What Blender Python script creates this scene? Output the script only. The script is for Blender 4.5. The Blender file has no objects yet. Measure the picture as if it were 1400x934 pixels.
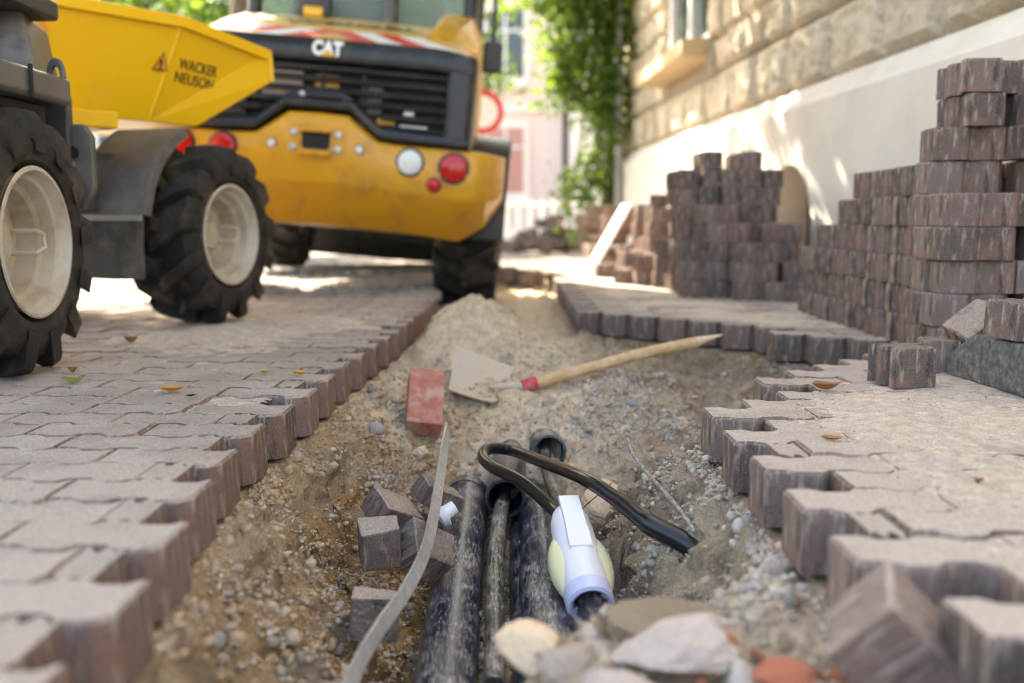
import bpy, math, random
import numpy as np
from mathutils import Vector, Matrix, Euler
random.seed(7); RNG = np.random.default_rng(7)
S = bpy.context.scene
COL = S.collection
R_ = math.radians

# ------------------------------------------------------------------ camera
CAMH = 0.42; F = 1361.0; PITCH = math.atan(167.0 / F)
cam_d = bpy.data.cameras.new('camera'); cam = bpy.data.objects.new('camera', cam_d); COL.objects.link(cam)
cam.location = (0, 0, CAMH); cam.rotation_euler = (math.pi / 2 - PITCH, 0, 0)
cam_d.sensor_width = 36; cam_d.lens = 35; cam_d.clip_start = 0.02; cam_d.clip_end = 2000
cam_d.dof.use_dof = True; cam_d.dof.focus_distance = 2.25; cam_d.dof.aperture_fstop = 1.7
S.camera = cam
# ------------------------------------------------------------------ world, sun, exposure
SUN_EL, SUN_AZ = R_(42), R_(-30)          # azimuth from +Y towards +X
w = bpy.data.worlds.new('World'); S.world = w; w.use_nodes = True
nt = w.node_tree; bg = nt.nodes['Background']
sky = nt.nodes.new('ShaderNodeTexSky'); sky.sky_type = 'NISHITA'; sky.sun_disc = False
sky.sun_elevation = SUN_EL; sky.sun_rotation = SUN_AZ; sky.dust_density = 4.0; sky.ozone_density = 1.0
nt.links.new(sky.outputs[0], bg.inputs[0]); bg.inputs[1].default_value = 0.15
sun_d = bpy.data.lights.new('sun', 'SUN'); sun = bpy.data.objects.new('sun', sun_d); COL.objects.link(sun)
sun_d.energy = 4.2; sun_d.angle = R_(0.5); sun_d.color = (1, 0.93, 0.82)
SUNV = Vector((math.sin(SUN_AZ) * math.cos(SUN_EL), math.cos(SUN_AZ) * math.cos(SUN_EL), math.sin(SUN_EL)))
sun.rotation_euler = SUNV.to_track_quat('Z', 'Y').to_euler()
vs = S.view_settings; vs.view_transform = 'Standard'; vs.look = 'None'; vs.gamma = 1.0; vs.use_curve_mapping = False
vs.exposure = 2.74
S.cycles.filter_width = 1.0
try:
    vs.use_white_balance = True; vs.white_balance_temperature = 7200; vs.white_balance_tint = 10
except Exception: pass

# ------------------------------------------------------------------ helpers: pixels (of the 1400x934 photo) to rays
def ray(px, py):
    u = (px - 700) / F; v = -(py - 467) / F
    c, s = math.cos(PITCH), math.sin(PITCH)
    return Vector((u, c + v * s, -s + v * c))
def G(px, py, z=0.0):
    d = ray(px, py); t = (z - CAMH) / d.z
    return Vector((0, 0, CAMH)) + d * t
def D(px, py, Y):
    d = ray(px, py); return Vector((0, 0, CAMH)) + d * (Y / d.y)
def RP(px, py, p0, n):
    d = ray(px, py); o = Vector((0, 0, CAMH)); return o + d * ((p0 - o).dot(n) / d.dot(n))

# ------------------------------------------------------------------ noise
def _h(ix, iy, iz, s):
    n = (ix * 374761393 + iy * 668265263 + iz * 2147483647 + s * 974634777) & 0xffffffff
    n = ((n ^ (n >> 13)) * 1274126177) & 0xffffffff
    n = n ^ (n >> 16)
    return (n & 0xffffff) / float(0xffffff)
def vn(p, s=0):
    i = np.floor(p).astype(np.int64); f = p - i; f = f * f * (3 - 2 * f)
    r = 0
    for a in (0, 1):
        for b in (0, 1):
            for c in (0, 1):
                wgt = (f[:, 0] if a else 1 - f[:, 0]) * (f[:, 1] if b else 1 - f[:, 1]) * (f[:, 2] if c else 1 - f[:, 2])
                r = r + wgt * _h(i[:, 0] + a, i[:, 1] + b, i[:, 2] + c, s)
    return r * 2 - 1
def fbm(p, sc, oc=4, s=0, g=0.5):
    r = 0; a = 1.0
    for k in range(oc):
        r = r + a * vn(p * sc, s + k * 17); a *= g; sc *= 2.03
    return r
def sstep(a, b, x):
    t = np.clip((x - a) / (b - a), 0, 1); return t * t * (3 - 2 * t)

# ------------------------------------------------------------------ objects
def tag(o, label=None, cat=None, group=None, kind=None):
    if label: o['label'] = label
    if cat: o['category'] = cat
    if group: o['group'] = group
    if kind: o['kind'] = kind
    return o
def empty(name, loc=(0, 0, 0), rot=(0, 0, 0)):
    o = bpy.data.objects.new(name, None); COL.objects.link(o); o.location = loc; o.rotation_euler = rot
    o.empty_display_size = 0.1
    return o
def link(name, me, parent=None, loc=(0, 0, 0), rot=(0, 0, 0), sc=None):
    o = bpy.data.objects.new(name, me); COL.objects.link(o); o.location = loc; o.rotation_euler = rot
    if sc is not None: o.scale = sc
    if parent: o.parent = parent
    return o
def np_mesh(name, V, Fq, mat=None, smooth=False):
    """V (n,3); Fq (m,k) constant face size"""
    me = bpy.data.meshes.new(name); V = np.asarray(V, np.float32); Fq = np.asarray(Fq, np.int32)
    me.vertices.add(len(V)); me.vertices.foreach_set('co', V.ravel())
    m, k = Fq.shape
    me.loops.add(m * k); me.loops.foreach_set('vertex_index', Fq.ravel())
    me.polygons.add(m); me.polygons.foreach_set('loop_start', np.arange(0, m * k, k, dtype=np.int32))
    me.polygons.foreach_set('use_smooth', np.full(m, smooth))
    me.update(calc_edges=True)
    if mat: me.materials.append(mat)
    return me
def set_col(me, C):
    a = me.color_attributes.new('Col', 'FLOAT_COLOR', 'POINT')
    C4 = np.ones((len(C), 4), np.float32); C4[:, :3] = C; a.data.foreach_set('color', C4.ravel())
class MB:
    def __init__(s): s.v = []; s.f = []
    def add(s, vs, fs):
        o = len(s.v); s.v += [tuple(v) for v in vs]; s.f += [tuple(i + o for i in f) for f in fs]; return s
    def box(s, c, d, rot=None):
        x, y, z = d[0] / 2, d[1] / 2, d[2] / 2
        vs = [Vector(q) for q in ((-x,-y,-z),(x,-y,-z),(x,y,-z),(-x,y,-z),(-x,-y,z),(x,-y,z),(x,y,z),(-x,y,z))]
        if rot is not None:
            m = Euler(rot).to_matrix() if not isinstance(rot, Matrix) else rot
            vs = [m @ q for q in vs]
        c = Vector(c)
        return s.add([q + c for q in vs], [(0,3,2,1),(4,5,6,7),(0,1,5,4),(1,2,6,5),(2,3,7,6),(3,0,4,7)])
    def loft(s, rings, cap=True, closed=True):
        n = len(rings[0]); vs = [p for r in rings for p in r]; fs = []
        for i in range(len(rings) - 1):
            for j in range(n if closed else n - 1):
                k = (j + 1) % n
                fs.append((i*n+j, i*n+k, (i+1)*n+k, (i+1)*n+j))
        if cap and closed:
            fs.append(tuple(range(n - 1, -1, -1))); fs.append(tuple((len(rings)-1)*n + j for j in range(n)))
        return s.add(vs, fs)
    def prism(s, poly, axis, a, b):
        def mk(p, h):
            return (h, p[0], p[1]) if axis == 0 else (p[0], h, p[1]) if axis == 1 else (p[0], p[1], h)
        return s.loft([[mk(p, a) for p in poly], [mk(p, b) for p in poly]])
    def tube(s, path, r, n=10, cap=True):
        P = [Vector(p) for p in path]; rings = []; up = None
        for i, p in enumerate(P):
            t = (P[min(i+1, len(P)-1)] - P[max(i-1, 0)]).normalized()
            if up is None:
                up = Vector((0, 0, 1)) if abs(t.z) < 0.9 else Vector((1, 0, 0))
            sx = t.cross(up).normalized(); up = sx.cross(t).normalized()
            rr = r[i] if hasattr(r, '__len__') else r
            rings.append([p + (sx * math.cos(a) + up * math.sin(a)) * rr for a in [2*math.pi*j/n for j in range(n)]])
        return s.loft(rings, cap)
    def lathe(s, prof, c=(0, 0, 0), axis=0, n=32):
        """prof: (along axis, radius)"""
        rings = []
        for j in range(n):
            a = 2*math.pi*j/n; ring = []
            for (h, r) in prof:
                q = (h, r*math.cos(a), r*math.sin(a)); q = q if axis == 0 else (q[1], q[0], q[2]) if axis == 1 else (q[1], q[2], q[0])
                ring.append((q[0]+c[0], q[1]+c[1], q[2]+c[2]))
            rings.append(ring)
        rings.append(rings[0]); return s.loft(rings, False, False)
    def build(s, name, mat, parent=None, smooth=False, bevel=0, seg=2, off=None, auto=True):
        me = bpy.data.meshes.new(name); v = s.v
        if off is not None: v = [(a-off[0], b-off[1], c-off[2]) for a, b, c in v]
        me.from_pydata(v, [], s.f); me.update()
        if mat: me.materials.append(mat)
        import bmesh
        bm = bmesh.new(); bm.from_mesh(me); bmesh.ops.remove_doubles(bm, verts=bm.verts, dist=1e-6)
        bmesh.ops.recalc_face_normals(bm, faces=bm.faces); bm.to_mesh(me); bm.free()
        if smooth:
            me.polygons.foreach_set('use_smooth', np.full(len(me.polygons), True))
            if auto:
                try: me.set_sharp_from_angle(angle=R_(38))
                except Exception: pass
        o = link(name, me, parent)
        if bevel:
            b = o.modifiers.new('bevel', 'BEVEL'); b.width = bevel; b.segments = seg; b.limit_method = 'ANGLE'; b.angle_limit = R_(30)
            b.harden_normals = False
        return o
def spline(pts, n=8):
    P = [Vector(p) for p in pts]; P = [P[0]*2 - P[1]] + P + [P[-1]*2 - P[-2]]; out = []
    for i in range(1, len(P) - 2):
        a, b, c, d = P[i-1], P[i], P[i+1], P[i+2]
        for k in range(n):
            t = k / n
            out.append(0.5*((2*b) + (c-a)*t + (2*a-5*b+4*c-d)*t*t + (3*b-a-3*c+d)*t**3))
    out.append(P[-2]); return out
def copy_tree(o, parent=None):
    c = o.copy(); COL.objects.link(c); c.parent = parent
    for ch in [q for q in bpy.data.objects if q.parent == o]: copy_tree(ch, c)
    return c
def text(name, s, size, org, right, up, mat, parent, off=(0,0,0), bold=0.0, ext=0.0006, align='CENTER', sx=1.0, shear=0.0):
    cu = bpy.data.curves.new(name, 'FONT'); cu.body = s; cu.size = size; cu.extrude = ext; cu.offset = bold
    cu.align_x = align; cu.align_y = 'CENTER'; cu.shear = shear
    t = bpy.data.objects.new('tmp', cu); COL.objects.link(t)
    dg = bpy.context.evaluated_depsgraph_get(); dg.update()
    me = bpy.data.meshes.new_from_object(t.evaluated_get(dg)); bpy.data.objects.remove(t)
    r = Vector(right).normalized(); u = Vector(up); u = (u - r*u.dot(r)).normalized(); n = r.cross(u)
    m = Matrix((r*sx, u, n)).transposed().to_4x4(); m.translation = Vector(org) - Vector(off)
    me.transform(m); me.materials.clear(); me.materials.append(mat); me.name = name
    return link(name, me, parent)

# ------------------------------------------------------------------ materials
def newmat(name):
    m = bpy.data.materials.new(name); m.use_nodes = True; nt = m.node_tree
    return m, nt, nt.nodes['Principled BSDF']
def N(nt, t, **k):
    n = nt.nodes.new(t)
    for a, b in k.items():
        if a == 'ins':
            for i, vv in b.items():
                if isinstance(vv, bpy.types.NodeSocket): nt.links.new(vv, n.inputs[i])
                else: n.inputs[i].default_value = vv
        else: setattr(n, a, b)
    return n
def c4(c): return (c[0], c[1], c[2], 1)
def noise(nt, sc, vec=None, det=4, rough=0.55):
    n = N(nt, 'ShaderNodeTexNoise', ins={'Scale': sc, 'Detail': det, 'Roughness': rough})
    if vec is not None: nt.links.new(vec, n.inputs['Vector'])
    return n.outputs['Fac']
def ramp(nt, fac, a, b, ca=(0,0,0), cb=(1,1,1)):
    r = N(nt, 'ShaderNodeValToRGB'); r.color_ramp.elements[0].position = a; r.color_ramp.elements[1].position = b
    r.color_ramp.elements[0].color = c4(ca); r.color_ramp.elements[1].color = c4(cb); nt.links.new(fac, r.inputs[0]); return r.outputs[0]
def mix(nt, fac, a, b, mode='MIX'):
    n = N(nt, 'ShaderNodeMix', data_type='RGBA', blend_type=mode)
    for i, vv in ((0, fac), (6, a), (7, b)):
        if isinstance(vv, bpy.types.NodeSocket): nt.links.new(vv, n.inputs[i])
        elif i == 0: n.inputs[0].default_value = vv
        else: n.inputs[i].default_value = c4(vv)
    return n.outputs[2]
def math_(nt, op, a, b=0.0):
    n = N(nt, 'ShaderNodeMath', operation=op)
    for i, vv in enumerate((a, b)):
        if isinstance(vv, bpy.types.NodeSocket): nt.links.new(vv, n.inputs[i])
        else: n.inputs[i].default_value = vv
    return n.outputs[0]
def bump(nt, b, h, st=0.4, dist=0.01):
    n = N(nt, 'ShaderNodeBump', ins={'Strength': st, 'Distance': dist}); nt.links.new(h, n.inputs['Height']); nt.links.new(n.outputs[0], b.inputs['Normal']); return n
def obvec(nt): return N(nt, 'ShaderNodeTexCoord').outputs['Object']
def posvec(nt): return N(nt, 'ShaderNodeNewGeometry').outputs['Position']
def plain(name, c, rough=0.5, metal=0.0, c2=None, sc=8.0, lo=0.4, hi=0.65, bst=0.0, bsc=60.0, dirt=None, dsc=5.0, dlo=0.5, dhi=0.75, spec=0.5):
    m, nt, b = newmat(name); v = obvec(nt); col = None
    if c2 is not None: col = mix(nt, ramp(nt, noise(nt, sc, v), lo, hi), c, c2)
    if dirt is not None:
        col = mix(nt, ramp(nt, noise(nt, dsc, v, 8, 0.7), dlo, dhi), col if col is not None else c, dirt)
        rr = N(nt, 'ShaderNodeMapRange', ins={3: rough, 4: min(1, rough + 0.35)}); nt.links.new(ramp(nt, noise(nt, dsc, v, 8, 0.7), dlo, dhi), rr.inputs[0]); nt.links.new(rr.outputs[0], b.inputs['Roughness'])
    if col is not None: nt.links.new(col, b.inputs['Base Color'])
    else: b.inputs['Base Color'].default_value = c4(c)
    b.inputs['Roughness'].default_value = rough; b.inputs['Metallic'].default_value = metal
    b.inputs['Specular IOR Level'].default_value = spec
    if bst: bump(nt, b, noise(nt, bsc, v, 6, 0.6), bst, 0.01)
    return m

SAND = (0.50, 0.415, 0.31)
def paver_mat(name, dust):
    m, nt, b = newmat(name)
    geo = N(nt, 'ShaderNodeNewGeometry'); oi = N(nt, 'ShaderNodeObjectInfo'); P = geo.outputs['Position']
    rnd = math_(nt, 'FRACT', math_(nt, 'ADD', geo.outputs['Random Per Island'], oi.outputs['Random']))
    mp = N(nt, 'ShaderNodeMapping', ins={'Scale': (1, 1, 0.22)}); nt.links.new(obvec(nt), mp.inputs[0])
    c = ramp(nt, rnd, 0.0, 1.0, (0.075, 0.050, 0.045), (0.20, 0.142, 0.125))
    rnd2 = math_(nt, 'FRACT', math_(nt, 'MULTIPLY', rnd, 7.31))
    c = mix(nt, ramp(nt, rnd2, 0.5, 1.0, (0,)*3, (.75,)*3), c, (0.185, 0.098, 0.077))
    c = mix(nt, ramp(nt, noise(nt, 9, obvec(nt), 3), 0.50, 0.66), c, (0.225, 0.115, 0.085))
    c = mix(nt, ramp(nt, noise(nt, 70, mp.outputs[0], 4, 0.6), 0.53, 0.66), c, (0.36, 0.29, 0.24))
    c = mix(nt, ramp(nt, noise(nt, 38, mp.outputs[0], 4, 0.6), 0.54, 0.66), c, (0.03, 0.024, 0.024))
    grit = noise(nt, 380, P, 3, 0.6)
    c = mix(nt, ramp(nt, grit, 0.35, 0.7), c, mix(nt, 0.3, c, (0.5, 0.44, 0.37)))
    sx = N(nt, 'ShaderNodeSeparateXYZ'); nt.links.new(geo.outputs['Normal'], sx.inputs[0])
    up = ramp(nt, sx.outputs[2], 0.55, 0.9)
    d1 = ramp(nt, noise(nt, 2.3, P, 6, 0.65), 0.62 - 0.45*dust, 0.85 - 0.35*dust)
    d2 = ramp(nt, noise(nt, 120, P, 4, 0.7), 0.62 - 0.4*dust, 0.75 - 0.25*dust)
    dd = math_(nt, 'MAXIMUM', d1, math_(nt, 'MULTIPLY', d2, 0.8))
    dd = math_(nt, 'MULTIPLY', math_(nt, 'MULTIPLY', dd, up), 0.55 + 0.42*dust)
    sandc = ramp(nt, noise(nt, 210, P, 5, 0.85), 0.36, 0.66, (0.30, 0.25, 0.205), (0.72, 0.635, 0.55))
    c = mix(nt, dd, c, sandc)
    nt.links.new(c, b.inputs['Base Color']); b.inputs['Roughness'].default_value = 0.92; b.inputs['Specular IOR Level'].default_value = 0.25
    hh = math_(nt, 'ADD', math_(nt, 'MULTIPLY', grit, 0.5), noise(nt, 60, P, 5, 0.7))
    hh = math_(nt, 'ADD', hh, math_(nt, 'MULTIPLY', noise(nt, 110, mp.outputs[0], 3, 0.6), 1.3))
    bump(nt, b, hh, 0.7, 0.008)
    return m
M = {}
M['paver'] = paver_mat('paver_concrete', 0.84)
M['paver_sandy'] = paver_mat('paver_concrete_sandy', 0.95)
M['paver_stack'] = paver_mat('paver_concrete_stacked', 0.3)
def soil_mat():
    m, nt, b = newmat('soil'); P = posvec(nt)
    a = N(nt, 'ShaderNodeVertexColor'); a.layer_name = 'Col'
    f = noise(nt, 220, P, 5, 0.75)
    c = mix(nt, 1.0, a.outputs[0], ramp(nt, f, 0.28, 0.72, (0.55, 0.52, 0.48), (1.35, 1.35, 1.35)), 'MULTIPLY')
    c = mix(nt, 1.0, c, ramp(nt, noise(nt, 28, P, 5, 0.7), 0.3, 0.7, (0.72, 0.7, 0.66), (1.2, 1.2, 1.2)), 'MULTIPLY')
    nt.links.new(c, b.inputs['Base Color']); b.inputs['Roughness'].default_value = 0.95; b.inputs['Specular IOR Level'].default_value = 0.2
    h = math_(nt, 'ADD', math_(nt, 'MULTIPLY', f, 0.35), math_(nt, 'ADD', noise(nt, 75, P, 6, 0.75), math_(nt, 'MULTIPLY', noise(nt, 30, P, 4, 0.7), 1.2)))
    bump(nt, b, h, 0.9, 0.013); return m
M['soil'] = soil_mat()
def vcol_mat(name, rough=0.75, gsc=90, amt=0.48, bst=0.25):
    m, nt, b = newmat(name); P = posvec(nt)
    a = N(nt, 'ShaderNodeVertexColor'); a.layer_name = 'Col'
    c = mix(nt, amt, a.outputs[0], ramp(nt, noise(nt, gsc, P, 5, 0.7), 0.35, 0.7, (0.3, 0.23, 0.15), (0.62, 0.54, 0.43)))
    nt.links.new(c, b.inputs['Base Color']); b.inputs['Roughness'].default_value = rough; bump(nt, b, noise(nt, 150, P, 4), bst, 0.004); return m
M['pebble'] = vcol_mat('pebble_stone')
def rnd_mat(name, cols, rough=0.75, dirt=(0.42, 0.33, 0.22), amt=0.7, sc=40, bst=0.4):
    m, nt, b = newmat(name); oi = N(nt, 'ShaderNodeObjectInfo'); v = obvec(nt)
    r = N(nt, 'ShaderNodeValToRGB'); r.color_ramp.interpolation = 'CONSTANT'; nt.links.new(oi.outputs['Random'], r.inputs[0])
    while len(r.color_ramp.elements) < len(cols): r.color_ramp.elements.new(0.5)
    for i, c in enumerate(cols): r.color_ramp.elements[i].position = i/len(cols); r.color_ramp.elements[i].color = c4(c)
    c = mix(nt, math_(nt, 'MULTIPLY', ramp(nt, noise(nt, sc, v, 6, 0.7), 0.45, 0.7), amt), r.outputs[0], dirt)
    nt.links.new(c, b.inputs['Base Color']); b.inputs['Roughness'].default_value = rough; bump(nt, b, noise(nt, sc*2.5, v, 5), bst, 0.004); return m
STONES = [(0.50,0.44,0.35),(0.36,0.34,0.32),(0.52,0.47,0.40),(0.45,0.34,0.20),(0.20,0.20,0.21),(0.55,0.51,0.45),(0.40,0.33,0.27),(0.30,0.29,0.30)]
M['stone'] = rnd_mat('stone', STONES)
M['sandstone'] = plain('sandstone_rock', (0.80,0.58,0.36), 0.9, c2=(0.86,0.70,0.50), sc=18, bst=0.5, bsc=60)
M['mortar'] = plain('mortar_chunk', (0.66,0.55,0.46), 0.95, c2=(0.60,0.36,0.27), sc=11, lo=0.5, hi=0.72, bst=0.6, bsc=70, dirt=(0.75,0.68,0.6), dsc=25)
M['brick_chunk'] = plain('brick_chunk', (0.60,0.15,0.07), 0.95, c2=(0.62,0.28,0.16), sc=25, bst=0.6, bsc=90, dirt=(0.6,0.48,0.38), dsc=12, dlo=0.55, dhi=0.75)
M['clod'] = plain('clod', (0.50,0.40,0.28), 0.95, c2=(0.44,0.30,0.19), sc=15, bst=0.8, bsc=80)
M['red_brick'] = plain('red_brick', (0.40,0.13,0.09), 0.9, c2=(0.46,0.24,0.18), sc=22, bst=0.4, bsc=90, dirt=(0.52,0.38,0.30), dsc=14, dlo=0.5, dhi=0.72)
def pipe_mat(name, base, dust, amt):
    m, nt, b = newmat(name); v = obvec(nt); P = posvec(nt)
    mp = N(nt, 'ShaderNodeMapping', ins={'Scale': (1.0, 0.16, 1.0), 'Rotation': (0, 0, 0.35)}); nt.links.new(P, mp.inputs[0])
    s = noise(nt, 240, mp.outputs[0], 5, 0.75); q = noise(nt, 14, P, 5, 0.6)
    sx = N(nt, 'ShaderNodeSeparateXYZ'); nt.links.new(N(nt, 'ShaderNodeNewGeometry').outputs['Normal'], sx.inputs[0])
    up = ramp(nt, sx.outputs[2], -0.2, 0.9, (0.4,)*3, (1,)*3)
    f = math_(nt, 'MULTIPLY', ramp(nt, math_(nt, 'ADD', math_(nt, 'MULTIPLY', s, 0.75), math_(nt, 'MULTIPLY', q, 0.45)), 0.70 - amt, 0.90 - amt), up)
    nt.links.new(mix(nt, f, base, dust), b.inputs['Base Color'])
    r = N(nt, 'ShaderNodeMapRange', ins={3: 0.28, 4: 0.85}); nt.links.new(f, r.inputs[0]); nt.links.new(r.outputs[0], b.inputs['Roughness'])
    bump(nt, b, s, 0.15, 0.003); return m
M['pipe'] = pipe_mat('dusty_conduit', (0.013, 0.021, 0.042), (0.50, 0.46, 0.42), 0.125)
M['cable'] = pipe_mat('dusty_cable', (0.016, 0.019, 0.024), (0.48, 0.43, 0.37), 0.13)
M['cable_clean'] = pipe_mat('black_cable', (0.007, 0.008, 0.010), (0.26, 0.25, 0.24), -0.13)
M['dark_in'] = plain('conduit_inside', (0.012, 0.012, 0.014), 0.7)  # near-black; also stands for shade in engine bay, hitch recess and cellar opening
M['galv'] = plain('galvanised_steel', (0.58,0.59,0.59), 0.42, 0.7, c2=(0.70,0.70,0.68), sc=40, dirt=(0.50,0.45,0.38), dsc=25, dlo=0.5, dhi=0.8)
M['wire'] = plain('grey_wire', (0.16,0.17,0.18), 0.5, 0.2, dirt=(0.5,0.45,0.38), dsc=90, dlo=0.45, dhi=0.6)
M['white_plastic'] = plain('white_plastic', (0.80,0.80,0.84), 0.35, dirt=(0.62,0.56,0.48), dsc=30, dlo=0.62, dhi=0.85)
M['lilac_plastic'] = plain('translucent_plastic', (0.60,0.62,0.82), 0.3)
M['yellow_resin'] = plain('pale_yellow_resin', (0.72,0.70,0.42), 0.4, dirt=(0.6,0.55,0.42), dsc=30, dlo=0.6, dhi=0.85)
M['wood'] = plain('wooden_handle', (0.52,0.33,0.16), 0.6, c2=(0.64,0.46,0.27), sc=30, bst=0.1)
M['rawwood'] = plain('raw_wood', (0.76,0.60,0.42), 0.8, c2=(0.66,0.47,0.30), sc=60)
M['redpaint'] = plain('red_socket_paint', (0.50,0.03,0.06), 0.5, dirt=(0.5,0.4,0.3), dsc=30)
M['blade'] = plain('shovel_steel', (0.36,0.33,0.29), 0.6, 0.25, dirt=(0.60,0.51,0.40), dsc=10, dlo=0.12, dhi=0.5, bst=0.5, bsc=90)
M['yellow'] = plain('yellow_paint', (0.84,0.48,0.004), 0.32, dirt=(0.62,0.42,0.10), dsc=9, dlo=0.58, dhi=0.95)
M['cat_yellow'] = plain('ochre_yellow_paint', (0.72,0.36,0.015), 0.35, c2=(0.66,0.33,0.02), sc=3, dirt=(0.34,0.19,0.06), dsc=4, dlo=0.50, dhi=0.80)
M['hood_yellow'] = plain('faded_yellow_paint', (0.70,0.42,0.10), 0.4, dirt=(0.6,0.45,0.25), dsc=5, dlo=0.45, dhi=0.8)
M['grey_steel'] = plain('grey_steel_paint', (0.075,0.077,0.076), 0.40, 0.1, c2=(0.11,0.11,0.105), sc=6, dirt=(0.24,0.205,0.16), dsc=7, dlo=0.48, dhi=0.8)
M['dark_steel'] = plain('dark_grey_paint', (0.05,0.05,0.05), 0.5, 0.0, dirt=(0.20,0.17,0.14), dsc=9, dlo=0.5, dhi=0.85)
M['plastic_black'] = plain('black_plastic', (0.022,0.023,0.026), 0.42, dirt=(0.12,0.11,0.10), dsc=6, dlo=0.5, dhi=0.9)
M['flap'] = plain('rubber_flap', (0.035,0.034,0.033), 0.65, c2=(0.05,0.048,0.045), sc=12, dirt=(0.22,0.185,0.14), dsc=7, dlo=0.48, dhi=0.8)
M['tyre'] = plain('tyre_rubber', (0.010,0.0095,0.009), 0.7, c2=(0.018,0.015,0.013), sc=12, dirt=(0.15,0.11,0.07), dsc=6, dlo=0.50, dhi=0.85, bst=0.2)
M['rim'] = plain('cream_rim_paint', (0.50,0.455,0.37), 0.4, dirt=(0.30,0.215,0.12), dsc=7, dlo=0.46, dhi=0.74)
M['black'] = plain('black_print', (0.015,0.015,0.015), 0.5)
M['white'] = plain('white_print', (0.82,0.82,0.80), 0.5)
M['red'] = plain('red_film', (0.66,0.03,0.03), 0.4)
M['orange'] = plain('orange_sticker', (0.72,0.30,0.02), 0.5)
M['lens_red'] = plain('red_lens', (0.55,0.01,0.012), 0.12)
M['lens_white'] = plain('clear_lens', (0.75,0.75,0.72), 0.12)
M['beige'] = plain('engine_part', (0.45,0.40,0.33), 0.6)
M['alu'] = plain('bolt_steel', (0.55,0.54,0.52), 0.35, 0.6)
M['plaster'] = plain('plinth_render', (0.66,0.62,0.55), 0.9, c2=(0.58,0.53,0.46), sc=2.2, lo=0.42, hi=0.7, bst=0.25, bsc=22, dirt=(0.42,0.37,0.31), dsc=1.6, dlo=0.56, dhi=0.82)
def ash_mat():
    m, nt, b = newmat('rusticated_sandstone'); v = obvec(nt); oi = N(nt, 'ShaderNodeObjectInfo')
    c = ramp(nt, oi.outputs['Random'], 0, 1, (0.44,0.375,0.28), (0.60,0.53,0.41))
    c = mix(nt, ramp(nt, noise(nt, 7, v, 6, 0.65), 0.48, 0.72), c, (0.36,0.28,0.18))
    c = mix(nt, ramp(nt, noise(nt, 30, v, 5, 0.7), 0.5, 0.75), c, (0.62,0.56,0.46))
    nt.links.new(c, b.inputs['Base Color']); b.inputs['Roughness'].default_value = 0.95
    bump(nt, b, noise(nt, 26, v, 8, 0.75), 0.7, 0.012); return m
M['ashlar'] = ash_mat()
M['mortar_wall'] = plain('wall_mortar', (0.40,0.35,0.28), 0.95, bst=0.3)
M['sill'] = plain('sandstone_sill', (0.50,0.37,0.22), 0.85, bst=0.2)
M['frame_white'] = plain('window_frame_paint', (0.72,0.73,0.75), 0.4)
M['zinc'] = plain('zinc_downpipe', (0.42,0.42,0.40), 0.45, 0.5)
def glass(name, tint=(0.05,0.07,0.07), alpha=None):
    m, nt, b = newmat(name); b.inputs['Base Color'].default_value = c4(tint); b.inputs['Roughness'].default_value = 0.05
    if alpha: b.inputs['Transmission Weight'].default_value = alpha; b.inputs['IOR'].default_value = 1.05
    return m
M['pane'] = glass('window_pane'); M['cabglass'] = glass('cab_glass', (0.55,0.66,0.62), 0.75)
def leafmat(name, c, tr, var):
    m, nt, b = newmat(name); geo = N(nt, 'ShaderNodeNewGeometry')
    col = mix(nt, geo.outputs['Random Per Island'], c, var)
    nt.links.new(col, b.inputs['Base Color']); b.inputs['Roughness'].default_value = 0.5
    t = N(nt, 'ShaderNodeBsdfTranslucent', ins={0: mix(nt, geo.outputs['Random Per Island'], tr, tuple(0.75*q for q in tr))})
    ms = N(nt, 'ShaderNodeMixShader', ins={0: 0.45}); out = nt.nodes['Material Output']
    nt.links.new(b.outputs[0], ms.inputs[1]); nt.links.new(t.outputs[0], ms.inputs[2]); nt.links.new(ms.outputs[0], out.inputs[0]); return m
M['leaf'] = leafmat('tree_leaf', (0.045,0.09,0.018), (0.20,0.34,0.03), (0.09,0.13,0.025))
M['ivy'] = leafmat('ivy_leaf', (0.03,0.085,0.02), (0.28,0.42,0.03), (0.06,0.12,0.025))
M['bark'] = plain('bark', (0.10,0.075,0.055), 0.95, c2=(0.16,0.13,0.10), sc=12, bst=0.8, bsc=30)
M['leaf_brown'] = plain('brown_dry_leaf', (0.30,0.14,0.05), 0.7); M['leaf_orange'] = plain('orange_dry_leaf', (0.66,0.30,0.03), 0.6)
M['leaf_yellow'] = plain('yellow_green_leaf', (0.34,0.32,0.09), 0.6); M['leaf_green'] = plain('green_leaf', (0.16,0.30,0.05), 0.6)
def road_mat():
    m, nt, b = newmat('setts_granite'); geo = N(nt, 'ShaderNodeNewGeometry'); P = geo.outputs['Position']
    c = ramp(nt, geo.outputs['Random Per Island'], 0, 1, (0.20,0.19,0.18), (0.36,0.34,0.32))
    c = mix(nt, ramp(nt, noise(nt, 1.2, P, 5, 0.6), 0.42, 0.7), c, (0.44,0.37,0.28))
    nt.links.new(c, b.inputs['Base Color']); b.inputs['Roughness'].default_value = 0.8; bump(nt, b, noise(nt, 60, P, 5), 0.4, 0.006); return m
M['setts'] = road_mat()
M['ground'] = plain('street_dirt', (0.34,0.29,0.23), 0.95, c2=(0.26,0.23,0.19), sc=1.0, bst=0.3)
M['concrete'] = plain('dark_concrete', (0.075,0.075,0.074), 0.85, c2=(0.15,0.148,0.145), sc=60, bst=0.7, bsc=90, dirt=(0.40,0.34,0.27), dsc=22, dlo=0.55, dhi=0.78)
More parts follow.
